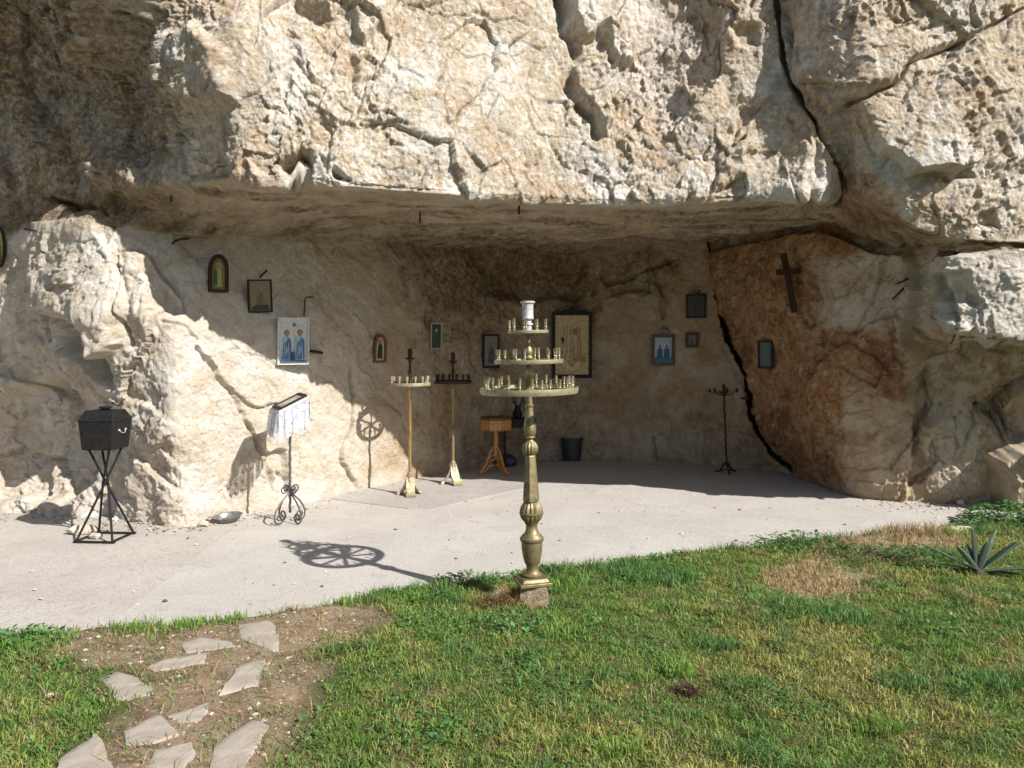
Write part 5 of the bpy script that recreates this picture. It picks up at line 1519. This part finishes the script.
dens = dens * smooth(-.015, .03, li)
for poly_, _lab in FL:
    fp = [tuple(G(*q, .03)[:2]) for q in poly_]
    dens = np.where(poly_sd(x, y, fp) > .012, 0, dens)
keep = RNG.random(len(x)) < dens
x, y, p, nA, nB, nC, si, tn, li, px_, py_ = [a[keep] for a in (x, y, p, nA, nB, nC, si, tn, li, px_, py_)]
z = ground_z(x, y)
yel = smooth(-.15, .45, nA * .8 + nB * .9 + nC * .45 + .30 * smooth(480, 900, px_) + .12 * smooth(620, 760, py_) - .16)
tuft = smooth(.12, .42, fbm(p * 5.5, 4, 212) + .6 * fbm(p * 1.7, 2, 216) + .25 * smooth(.5, .0, li))
clump = smooth(-.3, .4, fbm(p * 14, 2, 230) + .6 * fbm(p * 6, 2, 233))
r = RNG.random((len(x), 1))
col = GREEN[None] * (1 - yel[:, None]) + YELL[None] * yel[:, None]
col = col * (1 - .75 * tuft[:, None]) + DEEP[None] * .75 * tuft[:, None]
dry = (RNG.random(len(x)) < .05 + .30 * yel * smooth(.0, .4, nC + .1) + .3 * smooth(-.15, .1, si))
col[dry] = STRAW[None] * (.7 + .5 * r[dry]) 
col = col * (.65 + .7 * RNG.random((len(x), 1)))
h = (.018 + .026 * RNG.random(len(x)) ** 1.5) * (.55 + .9 * clump) * (1 + 1.0 * tuft + .35 * smooth(.25, .0, li)) * (1 + .4 * nB)
h = np.clip(h, .012, .10)
w = (.0028 + .0022 * RNG.random(len(x))) * (1 + .15 * (y - 2.5) / 4)
blades('grass', x, y, z, h, w, np.clip(RNG.normal(.8, .3, len(x)), .05, 1.3), col, 'short green and yellowish lawn grass in front of the cave', 'grass')

# longer wispy tufts
rr = random.Random(8)
tx, ty, tz, th, tw, tl, tc = [], [], [], [], [], [], []
TUFTS = [(660, 582, .5, 620, .10, DEEP), (560, 590, .35, 260, .09, GREEN), (620, 575, .45, 420, .09, DEEP), (560, 640, .25, 160, .09, GREEN), (790, 615, .35, 420, .08, DEEP), (840, 622, .35, 420, .09, DEEP * 1.2), (900, 690, .25, 220, .07, DEEP), (720, 650, .22, 200, .07, DEEP), (680, 680, .15, 140, .10, GREEN * 1.2), (740, 690, .25, 260, .07, DEEP), (470, 585, .4, 380, .08, DEEP), (400, 600, .35, 320, .07, GREEN), (350, 607, .2, 160, .06, GREEN), (1000, 690, .3, 260, .07, DEEP), (620, 760, .2, 150, .08, GREEN), (880, 735, .2, 180, .08, GREEN * .9), (160, 630, .5, 500, .06, GREEN), (210, 624, .4, 420, .06, GREEN), (30, 645, .5, 520, .06, GREEN), (20, 640, .3, 260, .06, DEEP), (570, 720, .3, 160, .06, DEEP), (960, 560, .6, 500, .08, DEEP), (860, 570, .4, 200, .07, GREEN)]
for px, py, rad, n, hh, cc in TUFTS:
    c = G(px, py)
    for i in range(n):
        a = rr.uniform(0, 6.28); q = rad * .5 * math.sqrt(rr.random())
        tx.append(c.x + q * math.cos(a)); ty.append(c.y + q * .7 * math.sin(a)); th.append(hh * rr.uniform(.5, 1.1)); tw.append(rr.uniform(.003, .006)); tl.append(min(1.1, abs(rr.gauss(.55, .25)))); tc.append(cc * rr.uniform(.7, 1.4))
tx, ty, th, tw, tl, tc = [np.array(a) for a in (tx, ty, th, tw, tl, tc)]
okk = lawn_in(tx, ty) > 0.02
tx, ty, th, tw, tl, tc = [a[okk] for a in (tx, ty, th, tw, tl, tc)]
blades('long_grass', tx, ty, ground_z(tx, ty), th, tw, tl, tc, 'longer dark green grass tufts along the lawn edge', 'grass')

# dry tan grass
n = 60000
x = RNG.uniform(1.2, 5.0, n); y = RNG.uniform(4.6, 7.3, n)
tn = tan_in(x, y); li = lawn_in(x, y)
k_ = (tn > -.08) & (li > 0) & (RNG.random(n) < (.25 + .7 * smooth(-.05, .1, tn)) * smooth(-.35, .15, fbm(np.stack([x, y, x * 0], 1) * 5, 3, 240)))
x, y = x[k_], y[k_]
pp_ = np.stack([x, y, np.zeros_like(x)], 1)
mo = np.exp(-(((x - 3.3) / 0.7) ** 2 + ((y - 6.2) / 0.25) ** 2))
col = (STRAW * np.array([1.5, 1.38, 1.5]))[None] * (.55 + .8 * RNG.random((len(x), 1)))
br = RNG.random(len(x)) < .25; col[br] = BROWN[None] * (.8 + .6 * RNG.random((br.sum(), 1)))
gr = RNG.random(len(x)) < .10; col[gr] = GREEN[None]
blades('dry_grass', x, y, ground_z(x, y), (.03 + .03 * RNG.random(len(x))) * (1 + 1.3 * mo), .003 + .002 * RNG.random(len(x)), np.clip(RNG.normal(.7, .3, len(x)), .1, 1.2), col, 'dry straw-coloured grass patch at the right of the lawn edge', 'grass')

# dry straw heaped round the candelabrum foot
n = 1900
a = RNG.uniform(0, 2 * np.pi, n); q = np.abs(RNG.normal(0, .11, n))
cc = G(512, 606)
x = cc.x + q * np.cos(a) * 1.2; y = cc.y - .02 + q * np.sin(a) * .6
col = STRAW[None] * np.array([.8, .72, .62]) * (.6 + .9 * RNG.random((n, 1)))
blades('dry_straw', x, y, ground_z(x, y) + .02 * np.exp(-(q / .1) ** 2), .05 + .09 * RNG.random(n) * np.exp(-(q / .12) ** 2), .003 + .002 * RNG.random(n), np.clip(RNG.normal(.8, .3, n), .1, 1.2), col, 'dry brown straw heaped around the foot of the brass candelabrum', 'straw')
n = 450
cc = G(688, 697)
a = RNG.uniform(0, 2 * np.pi, n); q = np.abs(RNG.normal(0, .05, n))
x = cc.x + q * np.cos(a) * 1.1; y = cc.y + q * np.sin(a)
o = blades('dead_weed', x, y, ground_z(x, y), .03 + .03 * RNG.random(n), .003 + .002 * RNG.random(n), np.clip(RNG.normal(.8, .3, n), .1, 1.2), np.array([.17, .085, .06])[None] * (.6 + .9 * RNG.random((n, 1))), 'reddish brown dead weed clump in the middle of the lawn', 'weed')
# scattered dead stalks on the soil and lawn
n = 4200
x, y = scatter(n, 2.4, 6.8); n = len(x)
k_ = lawn_in(x, y) > .02
for poly_, _lab in FL: k_ &= poly_sd(x, y, [tuple(G(*q, .03)[:2]) for q in poly_]) < .02
x, y = x[k_], y[k_]
blades('dead_stalks', x, y, ground_z(x, y) + .004, .04 + .07 * RNG.random(len(x)), .0025 + .002 * RNG.random(len(x)), RNG.uniform(.8, 1.3, len(x)), STRAW[None] * (.6 + .7 * RNG.random((len(x), 1))), 'pale dead grass stalks lying scattered over lawn and soil', 'stalks')

# broad-leaved ground weeds (clover, dock): small leaf faces
def leafy(name, x, y, z, size, tilt, col, label, cat, kind='stuff'):
    n = len(x)
    az = RNG.uniform(0, 2 * np.pi, n); c, s = np.cos(az), np.sin(az); ct, stt = np.cos(tilt), np.sin(tilt)
    shape = np.array([(0, 0, 0), (.45, -.32, .05), (.8, -.22, .03), (1, 0, -.05), (.8, .22, .03), (.45, .32, .05)])
    V = np.zeros((n, 6, 3))
    for i, (a, b, d) in enumerate(shape):
        lx = a * size; ly = b * size; lz = d * size
        hx = lx * ct - lz * stt; hz = lx * stt + lz * ct
        V[:, i] = np.stack([x + hx * c - ly * s, y + hx * s + ly * c, z + hz], 1)
    b0 = (np.arange(n) * 6)[:, None]
    T = np.concatenate([b0 + np.array([t]) for t in ([0, 1, 5], [1, 2, 5], [2, 4, 5], [2, 3, 4])], 0)
    me = quads_mesh(bpy.data.meshes.new(name), V.reshape(-1, 3), T)
    cc = np.repeat(col[:, None, :], 6, 1)
    vcol(me, 'tint', np.concatenate([cc, np.ones((n, 6, 1))], 2).reshape(-1, 4))
    o = link_mesh(name, me, MAT['leaf'])
    return o
x, y = scatter(110000); p = np.stack([x, y, np.zeros_like(x)], 1)
nB = fbm(p * 2.2, 3, 220); li = lawn_in(x, y); si = soil_in(x, y); tn = tan_in(x, y)
pr_ = smooth(.05, .4, nB + .28 * smooth(.6, .0, li)) * .9 + .03
pr_ = pr_ * (si < -.05) * (tn < .0) * (li > .01)
k_ = RNG.random(len(x)) < pr_
x, y, li = x[k_], y[k_], li[k_]
o = leafy('ground_weeds', x, y, ground_z(x, y) + .008 + .022 * RNG.random(len(x)), .010 + .016 * RNG.random(len(x)) + .008 * smooth(.4, 0, li), RNG.uniform(-.2, .9, len(x)),
      (DEEP * np.array([0.85, 0.9, 0.9]))[None] * (.6 + .9 * RNG.random((len(x), 1))), '', '')
tag(o, 'small broad-leaved weeds and clover mixed into the lawn', 'weeds', kind='stuff')

def plant(name, px, py, spread, height, nleaf, size, label, cat, col, seed, group=None, z0=None):
    rr = random.Random(seed)
    base = G(px, py); gz0 = float(ground_z(np.array([base.x]), np.array([base.y]))[0])
    base.z = max(gz0, 0)
    t = thing(name, base, label, cat, group)
    xs, ys, zs, sz, tl = [], [], [], [], []
    stems = MB()
    for i in range(nleaf):
        a = rr.uniform(0, 6.28); q = spread * math.sqrt(rr.random()); hh = height * (1 - .6 * (q / spread) ** 2) * rr.uniform(.3, 1)
        X, Y = q * math.cos(a), q * .7 * math.sin(a)
        if i % 5 == 0: stems.tube([(X * .3, Y * .3, -.01), (X * .7, Y * .7, hh * .6), (X, Y, hh)], .0025, 5)
        xs.append(X); ys.append(Y); zs.append(hh); sz.append(size * rr.uniform(.6, 1.3)); tl.append(rr.uniform(-.5, .6))
    stems.build('stems', flat('green_stem', (0.06, 0.10, 0.03)), t, True)
    o = leafy('leaves', np.array(xs), np.array(ys), np.array(zs), np.array(sz), np.array(tl), col[None] * RNG.uniform(.55, 1.5, (nleaf, 1)), '', '')
    o.parent = t
    return t
LG = np.array([.085, .185, .055])
plant('leafy_shrub', 1012, 524, .42, .20, 420, .055, 'spreading leafy green shrub against the rock at the right edge', 'shrub', LG * 1.15, 1)
plant('leafy_weed', 978, 528, .22, .10, 160, .04, 'low leafy weed on the concrete edge left of the green shrub', 'weed', LG, 2)
plant('leafy_weed', 800, 548, .36, .09, 260, .035, 'dark leafy weed at the concrete edge left of the dry grass', 'weed', LG * .85, 3)
plant('leafy_weed', 868, 562, .34, .09, 240, .038, 'dark leafy weed in front of the dry grass mound', 'weed', LG * .8, 4)
plant('leafy_weed', 915, 560, .30, .08, 200, .034, 'dark leafy weed between the dry mound and the yucca', 'weed', LG * .8, 5)
plant('leafy_weed', 462, 584, .20, .08, 130, .035, 'leafy weed where the candelabrum shadow meets the grass', 'weed', LG * .9, 6)
plant('leafy_weed', 22, 644, .22, .06, 130, .034, 'bright leafy weed at the left edge beside the concrete', 'weed', LG * 1.3, 7)
plant('leafy_weed', 517, 630, .22, .06, 120, .034, 'pale green weed in the lawn just in front of the candelabrum foot', 'weed', LG * 1.25, 8)

def yucca():
    base = G(978, 578); base.z = float(ground_z(np.array([base.x]), np.array([base.y]))[0])
    t = thing('yucca', base, 'spiky grey-green yucca plant growing in the grass at the right', 'yucca')
    L_ = [(-58, .40, 8), (-50, .46, 28), (-30, .30, 52), (-8, .38, 84), (12, .28, 74), (22, .40, 60), (40, .46, 38), (52, .50, 30), (62, .52, 12), (30, .30, 66), (-20, .26, 70), (70, .34, 3), (-70, .22, 30)]
    rr = random.Random(6)
    for i, (ax, ln, el) in enumerate(L_):
        # ax: sideways heading in the picture (-90 left .. 90 right), el: elevation in degrees
        side = 1 if ax >= 0 else -1
        yaw = rr.uniform(-.5, .5)
        dirh = Vector((side * math.cos(yaw), math.sin(yaw), 0))
        e = R(el); ln *= .82
        b = MB(); vs, fs = [], []
        lat = Vector((-dirh.y, dirh.x, 0))
        if el > 50: lat = Vector((rr.uniform(.6, 1), rr.uniform(-.4, .4), 0)).normalized()
        for j in range(11):
            s = j / 10
            p_ = dirh * (math.cos(e) * ln * s) + Vector((0, 0, math.sin(e) * ln * s - .06 * ln * s * s * math.cos(e)))
            w = .021 * (.75 + .9 * s) * (1 - s ** 3.2) + .001 if s > .0 else .011
            up = dirh.cross(lat).normalized()
            if up.z < 0: up = -up
            c_ = p_ + Vector((0, 0, .02))
            vs += [c_ - lat * w + up * w * .35, c_ - up * w * .15, c_ + lat * w + up * w * .35]
        for j in range(10):
            fs += [(j * 3, j * 3 + 1, j * 3 + 4, j * 3 + 3), (j * 3 + 1, j * 3 + 2, j * 3 + 5, j * 3 + 4)]
        b.add(vs, fs)
        dark = i in (3, 4, 11)
        o = b.build('leaf', flat('yucca_dark', (0.035, 0.055, 0.035)) if dark else flat('yucca_leaf', (0.085, 0.135, 0.085), .45), t, True)
        sm = o.modifiers.new('thickness', 'SOLIDIFY'); sm.thickness = .003
    b = MB(); b.lathe([(.035, -.02), (.045, .01), (.04, .03), (.02, .045), (0, .05)], 12); b.build('crown_base', flat('yucca_stump', (0.06, 0.035, 0.022)), t, True)
yucca()
